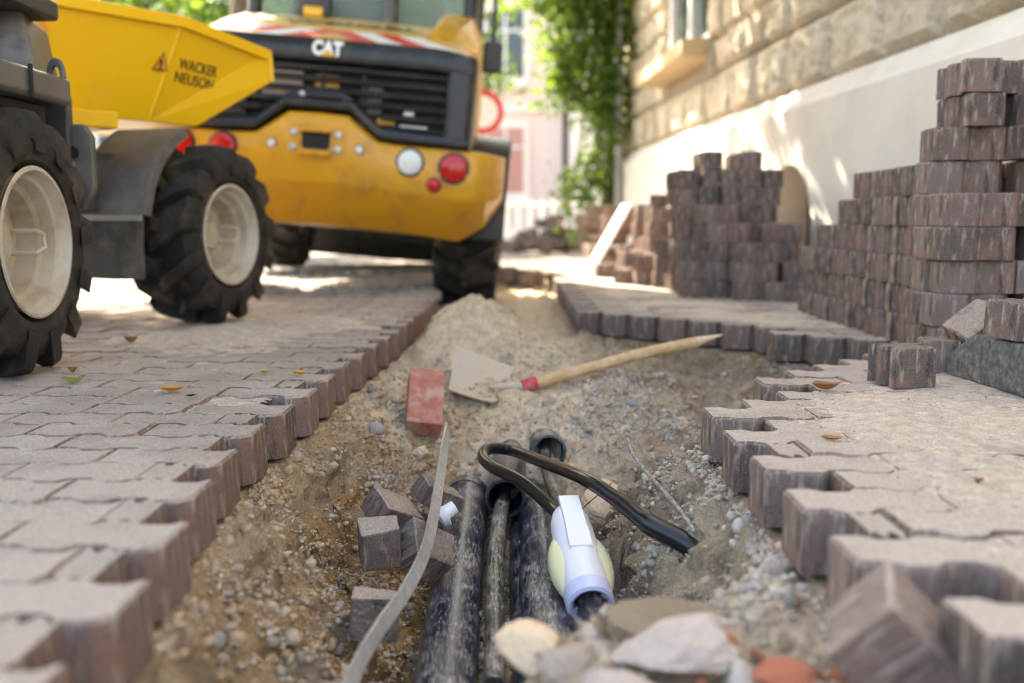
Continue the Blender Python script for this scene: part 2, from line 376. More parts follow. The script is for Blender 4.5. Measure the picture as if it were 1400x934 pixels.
M['pink'] = plain('pink_facade', (0.80,0.66,0.60), 0.9, c2=(0.78,0.68,0.62), sc=1.0)  # facade lightened: washing-out by haze and flare is put into its colour
M['cream'] = plain('cream_facade', (0.84,0.80,0.74), 0.9, c2=(0.80,0.75,0.68), sc=1.0)  # lightened the same way, haze included in the colour
M['redwood'] = plain('red_shutter', (0.50,0.27,0.23), 0.7)  # muted so the far windows look washed out by haze
M['roof'] = plain('roof_tile', (0.30,0.13,0.09), 0.9)

# ================================================================== GROUND: trench heightfield
POLY = np.array([(-.44,.2),(-.44,1.06),(-.47,1.31),(-.51,1.63),(-.525,1.9),(-.50,2.33),(-.49,2.8),(-.44,3.7),(-.42,4.6),(-.40,5.0),(-.44,6.0),(-.5,8.2),
                 (.28,8.2),(.28,6.7),(.30,4.62),(.62,4.22),(.9,3.86),(1.2,3.42),(1.3,3.22),(1.15,3.02),(.88,2.84),(.62,2.52),(.49,2.24),(.44,2.04),(.44,1.24),(.47,1.0),(.5,.2)])
def poly_sd(X, Y):
    inside = np.zeros(X.shape, bool); dm = np.full(X.shape, 1e9); n = len(POLY); seg = np.zeros(X.shape, int)
    for i in range(n):
        a = POLY[i]; b = POLY[(i+1) % n]; e = b - a
        t = np.clip(((X-a[0])*e[0] + (Y-a[1])*e[1]) / (e@e), 0, 1)
        d = np.hypot(X-a[0]-t*e[0], Y-a[1]-t*e[1]); k = d < dm; dm = np.where(k, d, dm); seg = np.where(k, i, seg)
        c = ((a[1] > Y) != (b[1] > Y)) & (X < (b[0]-a[0])*(Y-a[1])/(b[1]-a[1]+1e-12)+a[0]); inside ^= c
    return inside, dm, seg
def H0(X, Y):
    p = np.stack([X, Y, np.zeros_like(X)], 1)
    Xw = X + 0.035*fbm(p, 5, 3, 3); Yw = Y + 0.035*fbm(p, 5, 3, 9)
    ins, d, seg = poly_sd(X, Y)
    _, dw, segw = poly_sd(Xw, Yw)
    left = seg <= 10
    zf = np.interp(Y, [0.2, 1.0, 1.35, 2.5, 2.75, 3.0, 3.35, 3.8, 8.2], [-.30, -.40, -.43, -.43, -.33, -.22, -.135, -.12, -.10])
    zf = zf + sstep(.15, .36, X) * sstep(3.2, 2.2, Y) * .17                    # ledge on the right
    heap = np.maximum(0, -.14 - zf) * sstep(-.16, .10, Xw) * sstep(1.52, 1.30, Yw) * sstep(.72, .95, Y)
    zf = zf + heap
    r = np.hypot((Xw + .16) / 1.0, (Yw - 4.0) / 0.95)
    zf = np.maximum(zf, .150 - r * .72 - .02*np.exp(-(r/.06)**2))         # sand pile
    pocket = sstep(.45, .75, X) * sstep(2.1, 2.5, Y)
    zf = zf + pocket * (-.10)
    wdt = np.where(left, .27 + .05*np.sin(Y*5), .17) ; wdt = np.where((~left) & (Y > 2.1), .30, wdt)
    wdt = np.where(Y > 3.6, .10, wdt)
    t = np.clip((dw - .006) / wdt, 0, 1); t = np.where(left, t**0.85, t**0.9); t = t*t*(3-2*t)*.5 + t*.5
    z = -.112 + (zf + .112) * t
    z = np.where(ins, np.where(zf > -.112, np.maximum(z, zf*sstep(0, .16, d) - .112*(1-sstep(0, .16, d))), z), -.112)
    return z, ins, d, left
def Hfull(X, Y):
    z, ins, d, left = H0(X, Y); p = np.stack([X, Y, z], 1)
    inn = np.where(ins, sstep(0.0, 0.05, d), 0)
    sandy = sstep(2.6, 3.0, Y) * (X < .22)                                  # loose smooth sand
    A = 1 - .45*sandy + .45*(left & (Y < 3.2))
    z = z + inn * A * (.028*fbm(p, 9, 3, 21) + .013*fbm(p, 30, 3, 31))
    cl = vn(p*48, 77); z = z + inn * A * .024*np.maximum(0, cl)**1.3; cl2 = vn(p*26, 78); z = z + inn*A*.03*np.maximum(0, cl2-.25)**1.2
    z = z + inn * (.0045*fbm(p, 90, 2, 41))
    return z, ins, d, left
def axis(segs):
    out = []
    for a, b, s in segs: out += list(np.arange(a, b - 1e-6, s))
    out.append(segs[-1][1]); return np.array(out)
gx = axis([(-1.3,-.62,.06),(-.62,.62,.0065),(.62,1.36,.010),(1.36,2.2,.06)]); gy = axis([(.2,.95,.03),(.95,2.9,.0075),(2.9,4.6,.011),(4.6,8.2,.03)])
GX, GY = np.meshgrid(gx, gy); sh = GX.shape; X1, Y1 = GX.ravel(), GY.ravel()
Z1, INS, DD, LEFT = Hfull(X1, Y1)
ZG = Z1.reshape(sh)
def hz(x, y):
    i = np.clip(np.searchsorted(gx, x) - 1, 0, len(gx)-2); j = np.clip(np.searchsorted(gy, y) - 1, 0, len(gy)-2)
    fx = np.clip((x-gx[i])/(gx[i+1]-gx[i]), 0, 1); fy = np.clip((y-gy[j])/(gy[j+1]-gy[j]), 0, 1)
    return (ZG[j,i]*(1-fx)+ZG[j,i+1]*fx)*(1-fy) + (ZG[j+1,i]*(1-fx)+ZG[j+1,i+1]*fx)*fy
pn = np.stack([X1, Y1, Z1], 1)
def hit(px, py):
    d = ray(px, py); o = Vector((0,0,CAMH)); t = .8
    while t < 8:
        q = o + d*t
        if q.z < float(hz(np.float64(q.x), np.float64(q.y))): return q
        t += .01
    return q
def xsh(P_):
    ins, d, _ = poly_sd(P_[:,0], P_[:,1]); return np.where(ins, sstep(.01, .07, d)*(.030*fbm(P_, 13, 3, 61) + .010*fbm(P_, 45, 2, 63))*sstep(4.2, 3.0, P_[:,1]), 0)
ochre = np.array([.46,.27,.088]); grey = np.array([.50,.40,.29]); sand = np.array([.80,.66,.49]); dark = np.array([.19,.14,.085])
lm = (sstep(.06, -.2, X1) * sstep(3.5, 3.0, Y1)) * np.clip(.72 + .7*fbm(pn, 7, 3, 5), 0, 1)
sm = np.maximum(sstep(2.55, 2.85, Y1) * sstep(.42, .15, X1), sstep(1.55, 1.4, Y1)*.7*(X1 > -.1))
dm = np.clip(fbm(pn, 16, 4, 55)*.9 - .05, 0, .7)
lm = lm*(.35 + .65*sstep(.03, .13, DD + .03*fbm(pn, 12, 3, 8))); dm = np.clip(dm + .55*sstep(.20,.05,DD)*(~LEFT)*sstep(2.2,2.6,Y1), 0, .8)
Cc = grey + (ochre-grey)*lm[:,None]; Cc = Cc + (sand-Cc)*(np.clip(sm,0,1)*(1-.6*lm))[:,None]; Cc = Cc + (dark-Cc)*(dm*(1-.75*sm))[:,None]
V = np.stack([X1 + xsh(pn), Y1, Z1], 1)
ny, nx = sh; idx = np.arange(nx*ny).reshape(sh)
Fq = np.stack([idx[:-1,:-1], idx[:-1,1:], idx[1:,1:], idx[1:,:-1]], -1).reshape(-1, 4)
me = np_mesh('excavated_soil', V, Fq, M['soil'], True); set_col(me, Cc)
soil = tag(link('trench', me), 'sandy excavated trench with stony walls between the two paved edges', None, None, 'structure')

# surrounding ground: one sheet to the horizon with the trench field left out
B = 400
mb = MB(); q = [(-B,-B),(B,-B),(B,B),(-B,B)]; i4 = [(-1.25,.25),(2.15,.25),(2.15,8.15),(-1.25,8.15)]
mb.add([(x,y,-.02) for x,y in q+i4], [(0,1,5,4),(1,2,6,5),(2,3,7,6),(3,0,4,7)])
tag(mb.build('ground', M['ground']), None, None, None, 'structure')

# ================================================================== pavers
LP, WP, TP = .225, .1125, .10
def zig(x):
    t = (x / (LP/2)) % 1.0
    a = .0095
    return a*(1 if t < .34 else 1-2*(t-.34)/.16 if t < .5 else -1 if t < .84 else -1+2*(t-.84)/.16)
def paver_outline(g=.0012):
    xs = [-.5*LP]
    for k in (-1, 0):
        for t in (.34, .5, .84, 1.0): xs.append(k*LP/2 + t*LP/2)
    L = LP/2 - g
    xs = [max(-L, min(L, x)) for x in xs]
    lo = [(x, -WP/2 + zig(x if abs(x) < L-1e-6 else 0) + g) for x in xs]
    hi = [(x, WP/2 + zig(x if abs(x) < L-1e-6 else 0) - g) for x in reversed(xs)]
    return lo + hi
def paver_mesh(name, mat, seed, chip=.004):
    rr = random.Random(seed); o = paver_outline(); n = len(o); ch = .004
    def ins(d): return [(x*(1-d/(LP/2)), y*(1-d/(WP/2))) for x, y in o]
    def jit(p, a): return (p[0]+rr.uniform(-a,a), p[1]+rr.uniform(-a,a))
    base = [jit(p, .0012) for p in o]
    rings = [[(x,y,0) for x,y in base], [(x,y,TP-ch-rr.random()*chip) for x,y in base], [(x,y,TP - rr.random()*.001) for x,y in [jit(p,.0008) for p in ins(ch)]]]
    mb = MB(); mb.loft(rings)
    me = bpy.data.meshes.new(name); me.from_pydata(mb.v, [], mb.f); me.update(); me.materials.append(mat); return me
PV_T = [paver_mesh('paver', M['paver'], s) for s in range(5)]
PV_S = [paver_mesh('paver_sandy', M['paver_sandy'], s) for s in range(5)]
PV_K = [paver_mesh('paver_stacked', M['paver_stack'], s, .005) for s in range(5)]
def stuff_pavers(name, spots, src, mat, parent):
    base = np.array([v.co[:] for v in src.vertices]); n = len(base); loops = []
    faces = [list(p.vertices) for p in src.polygons]; quads = [f for f in faces if len(f) == 4]; ng = [f for f in faces if len(f) > 4]
    vs = []; fs = []
    for k, (x, y, z, r) in enumerate(spots):
        c, s = math.cos(r), math.sin(r)
        vs.append(np.stack([base[:,0]*c-base[:,1]*s+x, base[:,0]*s+base[:,1]*c+y, base[:,2]+z], 1)); fs += [[i+k*n for i in f] for f in faces]
    me = bpy.data.meshes.new(name); me.from_pydata(np.concatenate(vs).tolist(), [], fs); me.update(); me.materials.append(mat)
    return tag(link(name, me, parent), kind='stuff')
def lay(parent, spots, meshes, mat, lim=300):
    spots.sort(key=lambda s: math.hypot(s[0], s[1]))
    for k, (x, y, z, r) in enumerate(spots[:lim]):
        link('paver', meshes[k % 5], parent, (x, y, z), (random.gauss(0,.006), random.gauss(0,.006), r + (math.pi if random.random() < 0 else 0)))
    if len(spots) > lim: stuff_pavers('paver_field', spots[lim:], meshes[0], mat, parent)
# left pavement
pl_l = tag(empty('pavement'), 'zigzag concrete block pavement under the dumper, left bank of the trench', None, None, 'structure')
spots = []; cuts = []
for j in range(3, 45):
    y = .62 + j*WP - .225
    e = np.interp(y, [.6,1.06,1.31,1.63,1.89,2.33,2.79,3.69,5.0], [-.42,-.425,-.455,-.50,-.515,-.49,-.485,-.43,-.40]) - (0 if j % 2 == 0 else LP/2)
    if j % 7 == 3: e -= LP/2 if j % 2 else 0
    x = e - LP/2
    if j % 2 and j % 7 != 3: cuts.append((e + .031, y, random.uniform(.24,.31)))
    while x > -4.4:
        if x > -(y+.3)*.62 - .3: spots.append((x, y, -TP + random.gauss(0,.0012), 0))
        x -= LP
lay(pl_l, spots, PV_T, M['paver'], 280)
for k, (x, y, sc_) in enumerate(cuts[:20]): link('cut_paver', PV_T[k % 5], pl_l, (x, y, -TP), (random.gauss(0,.01),0,0), (sc_,1,1))
# right pavement (near block and far block)
pl_r = tag(empty('pavement'), 'sand-strewn concrete block pavement between trench and stone house', None, None, 'structure')
def wallx(y): return 2.0 - .061*y
spots = []; cuts = []
for j in range(0, 100):
    y = .56 + j*WP; near = y < 3.12
    e = (.425 if j % 2 == 0 else .425 + LP/2) + (.055 if y < 1.17 else 0)
    if near and j % 2 and y < 2.15 and j % 4 == 3: cuts.append((e - .03, y, random.uniform(.2,.32)))
    if near:
        lim = np.interp(y, [0,2.06,2.24,2.54,2.86,3.2], [.40,.40,.47,.62,.90,1.28])
    else:
        lim = 99
    x = e + LP/2
    while x < wallx(y) - .02:
        if x - LP/2 >= lim - .03 and x < (y+.3)*.6 + .3: spots.append((x, y, -TP + random.gauss(0,.0015), 0))
        x += LP
    if y > 3.2:
        lim = np.interp(y, [3.2,3.42,3.86,4.22,4.62,12], [1.36,1.2,.9,.62,.3,.29])
        x = (.30 if j % 2 == 0 else .30 + LP/2) + LP/2
        while x < wallx(y) - .02:
            if x - LP/2 >= lim - .06: spots.append((x, y, -TP + random.gauss(0,.0015), 0))
            x += LP
lay(pl_r, spots, PV_S, M['paver_sandy'], 290)
for k, (x, y, sc_) in enumerate(cuts): link('cut_paver', PV_S[k % 5], pl_r, (x, y, -TP), (random.gauss(0,.01),0,0), (sc_,1,1))
def sand_sheet(name, x0, x1, y0, y1, st, bias, amp, label, keep, spots_=(), margin=.14):
    xs, ys = np.arange(x0, x1, st), np.arange(y0, y1, st); a, b = np.meshgrid(xs, ys); X, Y = a.ravel(), b.ravel(); p = np.stack([X, Y, X*0], 1)
    zz = bias + amp*(fbm(p, 3.2, 4, 131) + .5*fbm(p, 25, 3, 133)) + .0012*fbm(p, 120, 2, 135)
    for cx, cy, r, h in spots_: zz = zz + h*np.exp(-((X-cx)**2 + ((Y-cy)/1.6)**2)/r**2)*(1 + .5*fbm(p, 20, 3, 7))
    ins, d, _ = poly_sd(X, Y); zz = zz - .02*sstep(.10, .02, d) - .5*(ins) - .006*sstep(.3, .14, d)
    ok = keep(X, Y) & (~ins) & (d > margin) & (zz > -.012); id_ = np.arange(len(X)).reshape(a.shape); ok = ok.reshape(a.shape)
    f = np.stack([id_[:-1,:-1], id_[:-1,1:], id_[1:,1:], id_[1:,:-1]], -1)[ok[:-1,:-1] & ok[:-1,1:] & ok[1:,1:] & ok[1:,:-1]]
    used_ = np.unique(f); mp_ = np.full(len(X), -1); mp_[used_] = np.arange(len(used_))
    me = np_mesh(name, np.stack([X, Y, np.maximum(zz, -.012)], 1)[used_], mp_[f], M['soil'], True); set_col(me, np.tile(np.array([[.74,.65,.555]]), (len(used_),1)))
    return tag(link(name, me), label, None, None, 'stuff')
sand_sheet('sand_drift', .42, 1.95, .95, 3.3, .008, -.0012, .0042, 'dry sand strewn over the right paving and filling its joints', lambda X, Y: X < 1.98 - .061*Y, [(1.15,2.95,.3,.004),(.8,2.2,.3,.003)])
sand_sheet('sand_drift', .3, 1.9, 3.4, 9.5, .02, -.0002, .004, 'dry sand over the paving in front of the block stacks', lambda X, Y: X < 1.98 - .061*Y)
sand_sheet('sand_drift', -2.2, -.42, 1.0, 4.9, .012, -.0062, .0042, 'thin sand traces and a small spill on the left paving', lambda X, Y: X > -2.2, [(-.95,3.75,.26,.020),(-.68,3.95,.16,.014),(-1.25,3.5,.2,.009)], .075)
# road setts beyond the left pavement
road = tag(empty('road'), 'granite sett road running under the loader', None, None, 'structure')
mb = MB(); mb.add([(-9,4.9,-.03),(-.5,4.9,-.03),(-.5,30,-.03),(-9,30,-.03)], [(0,1,2,3)]); 
V = []; Fs = []; cube = np.array([(-.5,-.5,-1),(.5,-.5,-1),(.5,.5,-1),(-.5,.5,-1),(-.5,-.5,0),(.5,-.5,0),(.5,.5,0),(-.5,.5,0)], float)
cf = np.array([(4,5,6,7),(0,1,5,4),(1,2,6,5),(2,3,7,6),(3,0,4,7)]); k = 0
y = 5.0
while y < 12:
    x = -6.0 + random.random()*.1
    while x < (-.46 if y < 8.4 else .3):
        c = cube*np.array([.095,.095,.05]); c[4:,:2] *= .9; V.append(c + np.array([x, y, -.006+random.gauss(0,.004)])); Fs.append(cf + 8*k); k += 1; x += .105 + random.random()*.01
    y += .105
tag(link('sett', np_mesh('setts', np.concatenate(V), np.concatenate(Fs), M['setts']), road), kind='stuff')

# ================================================================== pebbles
def ico(sub):
    import bmesh
    bm = bmesh.new(); bmesh.ops.create_icosphere(bm, subdivisions=sub, radius=1); bm.verts.ensure_lookup_table()
    v = np.array([q.co[:] for q in bm.verts]); f = np.array([[q.index for q in p.verts] for p in bm.faces]); bm.free(); return v, f
I1, I1F = ico(1); I2, I2F = ico(2); I3, I3F = ico(3)
def rotm(n):
    q = RNG.normal(size=(n,4)); q /= np.linalg.norm(q,axis=1)[:,None]; a,b,c,d = q.T
    return np.stack([np.stack([1-2*(c*c+d*d),2*(b*c-a*d),2*(b*d+a*c)],1),np.stack([2*(b*c+a*d),1-2*(b*b+d*d),2*(c*d-a*b)],1),np.stack([2*(b*d-a*c),2*(c*d+a*b),1-2*(b*b+c*c)],1)],1)
def pebble_stuff(name, pos, rad, label, parent=None, I=I2, IF=I2F, cols=STONES, lump=.12):
    n = len(pos); pos = pos + np.stack([xsh(pos), np.zeros(n), np.zeros(n)], 1); R = rotm(n); sc = np.stack([np.ones(n), RNG.uniform(.6,1,n), RNG.uniform(.45,.8,n)], 1)
    v = I[None]*(1 + lump*RNG.normal(size=(n, len(I), 1))*(len(I) < 100) ) * sc[:,None,:]
    v = np.einsum('nij,nkj->nki', R, v)*rad[:,None,None]
    v[:,:,2] *= .85
    v += pos[:,None,:]
    f = IF[None] + (np.arange(n)*len(I))[:,None,None]
    me = np_mesh(name, v.reshape(-1,3), f.reshape(-1,3), M['pebble'], True)
    c = np.array(cols)[RNG.integers(0, len(cols), n)] * RNG.uniform(.75,1.15,(n,1))
    wm = (sstep(.05,-.15,pos[:,0])*RNG.uniform(.35,1,n))[:,None]; c = c*(1-wm) + c*np.array([[1.08,.84,.56]])*wm
    set_col(me, np.repeat(c, len(I), 0)); o = link(name, me, parent); tag(o, label, None, None, 'stuff'); return o
def sample(n, fn, rng):
    out = []
    while len(out) < n:
        x = RNG.uniform(rng[0], rng[1], 4000); y = RNG.uniform(rng[2], rng[3], 4000); wq = fn(x, y); k = RNG.random(4000) < wq
        out += list(zip(x[k], y[k]))
    return np.array(out[:n])
def dens(x, y):
    ins, d, seg = poly_sd(x, y); left = seg <= 10
    p = np.stack([x, y, x*0], 1); cl = np.clip(.45 + 1.1*fbm(p, 6, 3, 91), .04, 1)
    lw = 1.4*left*sstep(.34, .22, d)*sstep(3.3, 2.9, y)
    rw = (~left)*sstep(.30,.15,d)*sstep(3.9,3.4,y)*.8
    pocket = sstep(.12,.35,x)*sstep(2.3,2.6,y)*sstep(3.7,3.3,y)
    heap = (y < 1.5)*(x > -.1)*1.1
    fl = .12 + (y < 2.7)*.10
    return ins*np.clip(np.maximum.reduce([lw, rw, pocket*1.0, heap, fl])*cl, 0, 1)
xy = sample(17000, dens, (-.6,1.35,1.0,4.6)); rad = np.clip(np.exp(RNG.normal(math.log(.0042), .45, len(xy))), .002, .0095)
z = hz(xy[:,0], xy[:,1]) + rad*.12
pebble_stuff('gravel', np.column_stack([xy, z]), rad, 'small rounded gravel embedded in the trench walls', None, I1, I1F)
xy = sample(3000, dens, (-.55,1.3,1.05,4.0)); rad = np.clip(np.exp(RNG.normal(math.log(.0095), .3, len(xy))), .007, .017)
z = hz(xy[:,0], xy[:,1]) - rad*.12
pebble_stuff('pebbles', np.column_stack([xy, z]), rad, 'rounded river pebbles exposed in the cut soil', None, I2, I2F)
CR = [(.42,.28,.12),(.36,.23,.10),(.46,.33,.17),(.28,.19,.09)]; CG = [(.44,.37,.28),(.36,.30,.22),(.50,.42,.32),(.28,.23,.17)]
def dens2(x, y):
    ins, d, seg = poly_sd(x, y); return ins*np.clip(.30 + .9*fbm(np.stack([x, y, x*0], 1), 9, 3, 191), .05, 1)*np.where(y > 2.9, .45, 1)
for nm, n_, cc_, xr, lb_ in (('soil_crumbs', 9000, CR, (-.56,.0,1.1,3.4), 'ochre soil crumbs on the bank below the dumper side paving'), ('soil_crumbs', 9000, CG, (-.05,1.3,1.05,4.4), 'greyish sandy crumbs on the trench floor and house side bank')):
    xy = sample(n_, dens2, xr); rad = np.clip(np.exp(RNG.normal(math.log(.0038), .5, len(xy))), .0015, .012)
    pebble_stuff(nm, np.column_stack([xy, hz(xy[:,0], xy[:,1]) + rad*.25]), rad, lb_, None, I1, I1F, cc_, .22)
# the largest stones, one by one, as pieces of the trench
def rock_mesh(name, mat, seed, amp=.25, fr=1.6, cuts=0, I=I2, IF=I2F, smooth=True, sub=None):
    v = I.copy(); p = v*1.0 + seed*7.3
    v = v*(1 + amp*fbm(p, fr, 3, seed))[:,None]
    rr = np.random.default_rng(seed)
    for k in range(cuts):
        n = rr.normal(size=3); n /= np.linalg.norm(n); h = rr.uniform(.45,.75); s = v@n; v = v - np.maximum(0, s-h)[:,None]*n*.97
    me = np_mesh(name, v, IF, mat, smooth); return me
ROUND = [rock_mesh('stone', M['stone'], s, .12, 1.2) for s in range(6)]
xy = sample(230, dens, (-.5,1.2,1.2,3.6))
for k, (x, y) in enumerate(xy):
    r = min(.026, max(.011, random.lognormvariate(math.log(.0150), .25)))
    x_ = x + float(xsh(np.array([[x, y, float(hz(x,y))]]))[0])
    link('stone', ROUND[k%6], soil, (x_, y, float(hz(x,y)) - r*.18), (random.uniform(-.5,.5), random.uniform(-.5,.5), random.uniform(0,6.28)), (r, r*random.uniform(.65,.95), r*random.uniform(.5,.75)))
# loose grit on the right pavement and at the left edge
def edgegrit(x, y):
    ins, d, seg = poly_sd(x, y); return (~ins)*np.where(x > 0, (d > .15)*(.25 + sstep(.45,.15,d)*.6), (d > .08)*(sstep(.25,.08,d)*.12 + .012))
xy = sample(1500, edgegrit, (-1.6,1.9,1.1,3.9)); rad = np.clip(np.exp(RNG.normal(math.log(.0017), .4, len(xy))), .001, .006)
pebble_stuff('grit', np.column_stack([xy, rad*.4 + .0015]), rad, 'fine grit scattered over the block paving', None, I1, I1F)

# ================================================================== stone house on the right
house = empty('stone_house', (2.0, 0, 0), (0, 0, math.atan(.061)))     # local y runs along the facade, local -x faces the street
tag(house, 'old house of rough sandstone blocks above a pale rendered plinth', 'house')
Y0, Y1_, ZB, ZT = -1.5, 12.3, 1.06, 1.19
ac, ar, sp = 5.98, .41, .33                                            # cellar arch: centre, radius, springing
cols_ = list(np.linspace(Y0, ac-ar, 24)) + [ac - ar*math.cos(math.pi*k/16) for k in range(1,16)] + list(np.linspace(ac+ar, Y1_, 24))
def archz(y):
    t = ar*ar - (y-ac)**2
    return -.15 if t <= 1e-9 or abs(y-ac) >= ar - 1e-6 else sp + math.sqrt(t)
mb = MB(); vs = []; fs = []
nrow = 6
for y in cols_:
    zb = archz(y)
    for k in range(nrow+1): vs.append((0, y, zb + (ZB-zb)*k/nrow))
    vs += [(.012, y, ZB+.012), (.10, y, ZT), (.16, y, ZT+.004)]
nr = nrow + 4
for i in range(len(cols_)-1):
    jam = abs(cols_[i]-(ac-ar)) < 1e-6 or abs(cols_[i+1]-(ac+ar)) < 1e-6
    for k in range(nr-1): fs.append((i*nr+k, i*nr+k+1, (i+1)*nr+k+1, (i+1)*nr+k))
mb.add(vs, fs); mb.build('plinth', M['plaster'], house)
# arch reveal and cellar window
cw = empty('cellar_window', (0, ac, 0)); cw.parent = house
ring = [(-ar,-.15)] + [(-ar*math.cos(math.pi*k/20), sp + ar*math.sin(math.pi*k/20)) for k in range(21)] + [(ar,-.15)]
mb = MB(); mb.add([(x, a, b) for x in (.001,.55) for a, b in ring], [(i, i+1, len(ring)+i+1, len(ring)+i) for i in range(len(ring)-1)]); mb.build('reveal', M['plaster'], cw, True)
mb = MB(); mb.add([(.55, a, b) for a, b in ring], [tuple(range(len(ring)))]); mb.build('pane', M['dark_in'], cw)  # near-black sheet instead of glass; shade of the deep void is its colour
for k in range(5): mb = MB(); mb.box((.24, -.3+.15*k, .25), (.014,.014,.95)); mb.build('bar', M['dark_steel'], cw)
# wall behind the blocks + upper wall
wy0, wy1, wz0, wz1 = 8.36, 10.0, 1.86, 3.7
mb = MB(); X_ = .155
def quad(y0,y1,z0,z1): mb.add([(X_,y0,z0),(X_,y1,z0),(X_,y1,z1),(X_,y0,z1)], [(0,3,2,1)])
quad(Y0,wy0,1.15,7.5); quad(wy1,Y1_,1.15,7.5); quad(wy0,wy1,1.15,wz0); quad(wy0,wy1,wz1,7.5)
mb.add([(X_,Y1_,-.1),(8,Y1_,-.1),(8,Y1_,7.5),(X_,Y1_,7.5)], [(0,1,2,3)]); mb.add([(X_,Y0,-.1),(8,Y0,-.1),(8,Y0,7.5),(X_,Y0,7.5)], [(3,2,1,0)])
mb.add([(0,Y1_,-.1),(.2,Y1_,-.1),(.2,Y1_,1.2),(.1,Y1_,1.19),(0,Y1_,1.06)], [(0,1,2,3,4)])
mb.build('wall', M['mortar_wall'], house)
mb = MB(); mb.prism([(-.35,7.5),(8.3,7.5),(4,10.5)], 1, Y0-.2, Y1_+.2); mb.build('roof', M['roof'], house)
# rusticated blocks
def block_mesh(s, rough):
    n1, n2 = 14, 9; y, z = np.meshgrid(np.linspace(-.5,.5,n1), np.linspace(-.5,.5,n2)); y, z = y.ravel(), z.ravel()
    ed = np.minimum(np.minimum(.5-np.abs(y), (.5-np.abs(z))), .5); e = sstep(0, .10, np.minimum(.5-np.abs(z), (.5-np.abs(y))*1.6))
    p = np.stack([y*3, z*2, y*0+s*5.1], 1)
    x = -(.012 + e*(.050 + rough*(.016*fbm(p, 1.6, 2, s) + .007*fbm(p, 6, 2, s+4))))
    if s % 3 == 2: x = x + e*.02*np.clip(vn(p*14, s) , 0, 1)*1.3
    v = np.stack([x, y, z], 1); back = v.copy(); back[:,0] = 0
    idx = np.arange(n1*n2).reshape(n2, n1); f = np.stack([idx[:-1,:-1], idx[1:,:-1], idx[1:,1:], idx[:-1,1:]], -1).reshape(-1,4)
    rim = list(idx[0]) + list(idx[1:,-1]) + list(idx[-1,-2::-1]) + list(idx[-2:0:-1,0]); m = n1*n2
    rf = [(rim[k], rim[(k+1)%len(rim)], rim[(k+1)%len(rim)]+m, rim[k]+m) for k in range(len(rim))]
    return np_mesh('stone_block', np.concatenate([v, back]), np.concatenate([f, np.array(rf)]), M['ashlar'], False)
BL = [block_mesh(s, 1.2) for s in range(7)]
z = ZT + .008; row = 0
for hgt in (.38,.27,.38,.27,.38,.27,.38):
    y = 3.3 + (.0 if row % 2 else -.33)
    while y < Y1_ - .05:
        wd = random.uniform(.5,.78) if hgt > .3 else random.uniform(.4,.6)
        y2 = min(y + wd, Y1_)
        if z + hgt > wz0 - .02:
            if y < wy0 < y2: y2 = wy0
            if wy0 - 1e-6 <= y < wy1: y = wy1; continue
        if Y1_ - y2 < .2: y2 = Y1_
        g = .016
        link('stone_block', BL[random.randrange(7)], house, (X_, (y+y2)/2, z+hgt/2), (0,0,0), (random.uniform(.9,1.35), y2-y-g, hgt-g))
        y = y2
    z += hgt; row += 1
# window with sill
win = empty('window', (X_, (wy0+wy1)/2, wz0)); win.parent = house; ww = wy1-wy0
mb = MB(); mb.box((.05, 0, .9), (.06, ww, .0)) if False else None
for yy, zz, dy, dz in [(-ww/2+.045,.92,.09,1.84),(ww/2-.045,.92,.09,1.84),(0,.92,.08,1.84),(0,.05,ww-.19,.10),(0,1.3,ww-.19,.08)]:
    mb = MB(); mb.box((.02, yy, zz), (.07, dy, dz)); mb.build('frame', M['frame_white'], win, False, .005)
mb = MB(); mb.box((.035,0,.92),(.006,ww-.1,1.8)); mb.build('pane', M['pane'], win)
mb = MB(); mb.prism([(-.30,-.13),(-.30,-.02),(-.28,-.005),(.02,.015),(.02,-.15),(-.22,-.15)], 1, -ww/2-.14, ww/2+.14); mb.build('sill', M['sill'], win, False, .008)
mb = MB(); mb.tube([(-.05, 11.75, -.1), (-.05, 11.75, 7.3)], .045, 14)
dp = mb.build('drainpipe', M['zinc'], house, True)
for zz in (.5,1.6,2.8): mb = MB(); mb.lathe([(zz,.05),(zz+.03,.05)], (-.05,11.75,0), 2, 14); mb.build('clamp', M['zinc'], dp)

# ================================================================== trees
def leaves_mesh(name, C, size, mat, up=0.0):
    n = len(C); R = rotm(n); s = size*RNG.uniform(.6,1.25,n)
    base = np.array([(-.5,0,0),(-.15,.32,.08),(.5,0,0),(-.15,-.32,.08),(.12,0,-.04)])
    v = np.einsum('nij,kj->nki', R, base)*s[:,None,None] + C[:,None,:]
    f = np.array([(0,4,1),(1,4,2),(2,4,3),(3,4,0)])[None] + (np.arange(n)*5)[:,None,None]
    return np_mesh(name, v.reshape(-1,3), f.reshape(-1,3), mat)
def clumps(n, blobs, cl=.28):
    """blobs: (cx,cy,cz,rx,ry,rz,weight); clumped leaf centres inside"""
    B_ = np.array(blobs, float); wq = B_[:,6]/B_[:,6].sum(); nc = max(6, n//28)
    k = RNG.choice(len(B_), nc, p=wq); d = RNG.normal(size=(nc,3)); d /= np.linalg.norm(d,axis=1)[:,None]; rr = RNG.random(nc)**.45
    cc = B_[k,:3] + d*rr[:,None]*B_[k,3:6]
    j = RNG.integers(0, nc, n); return cc[j] + RNG.normal(size=(n,3))*cl
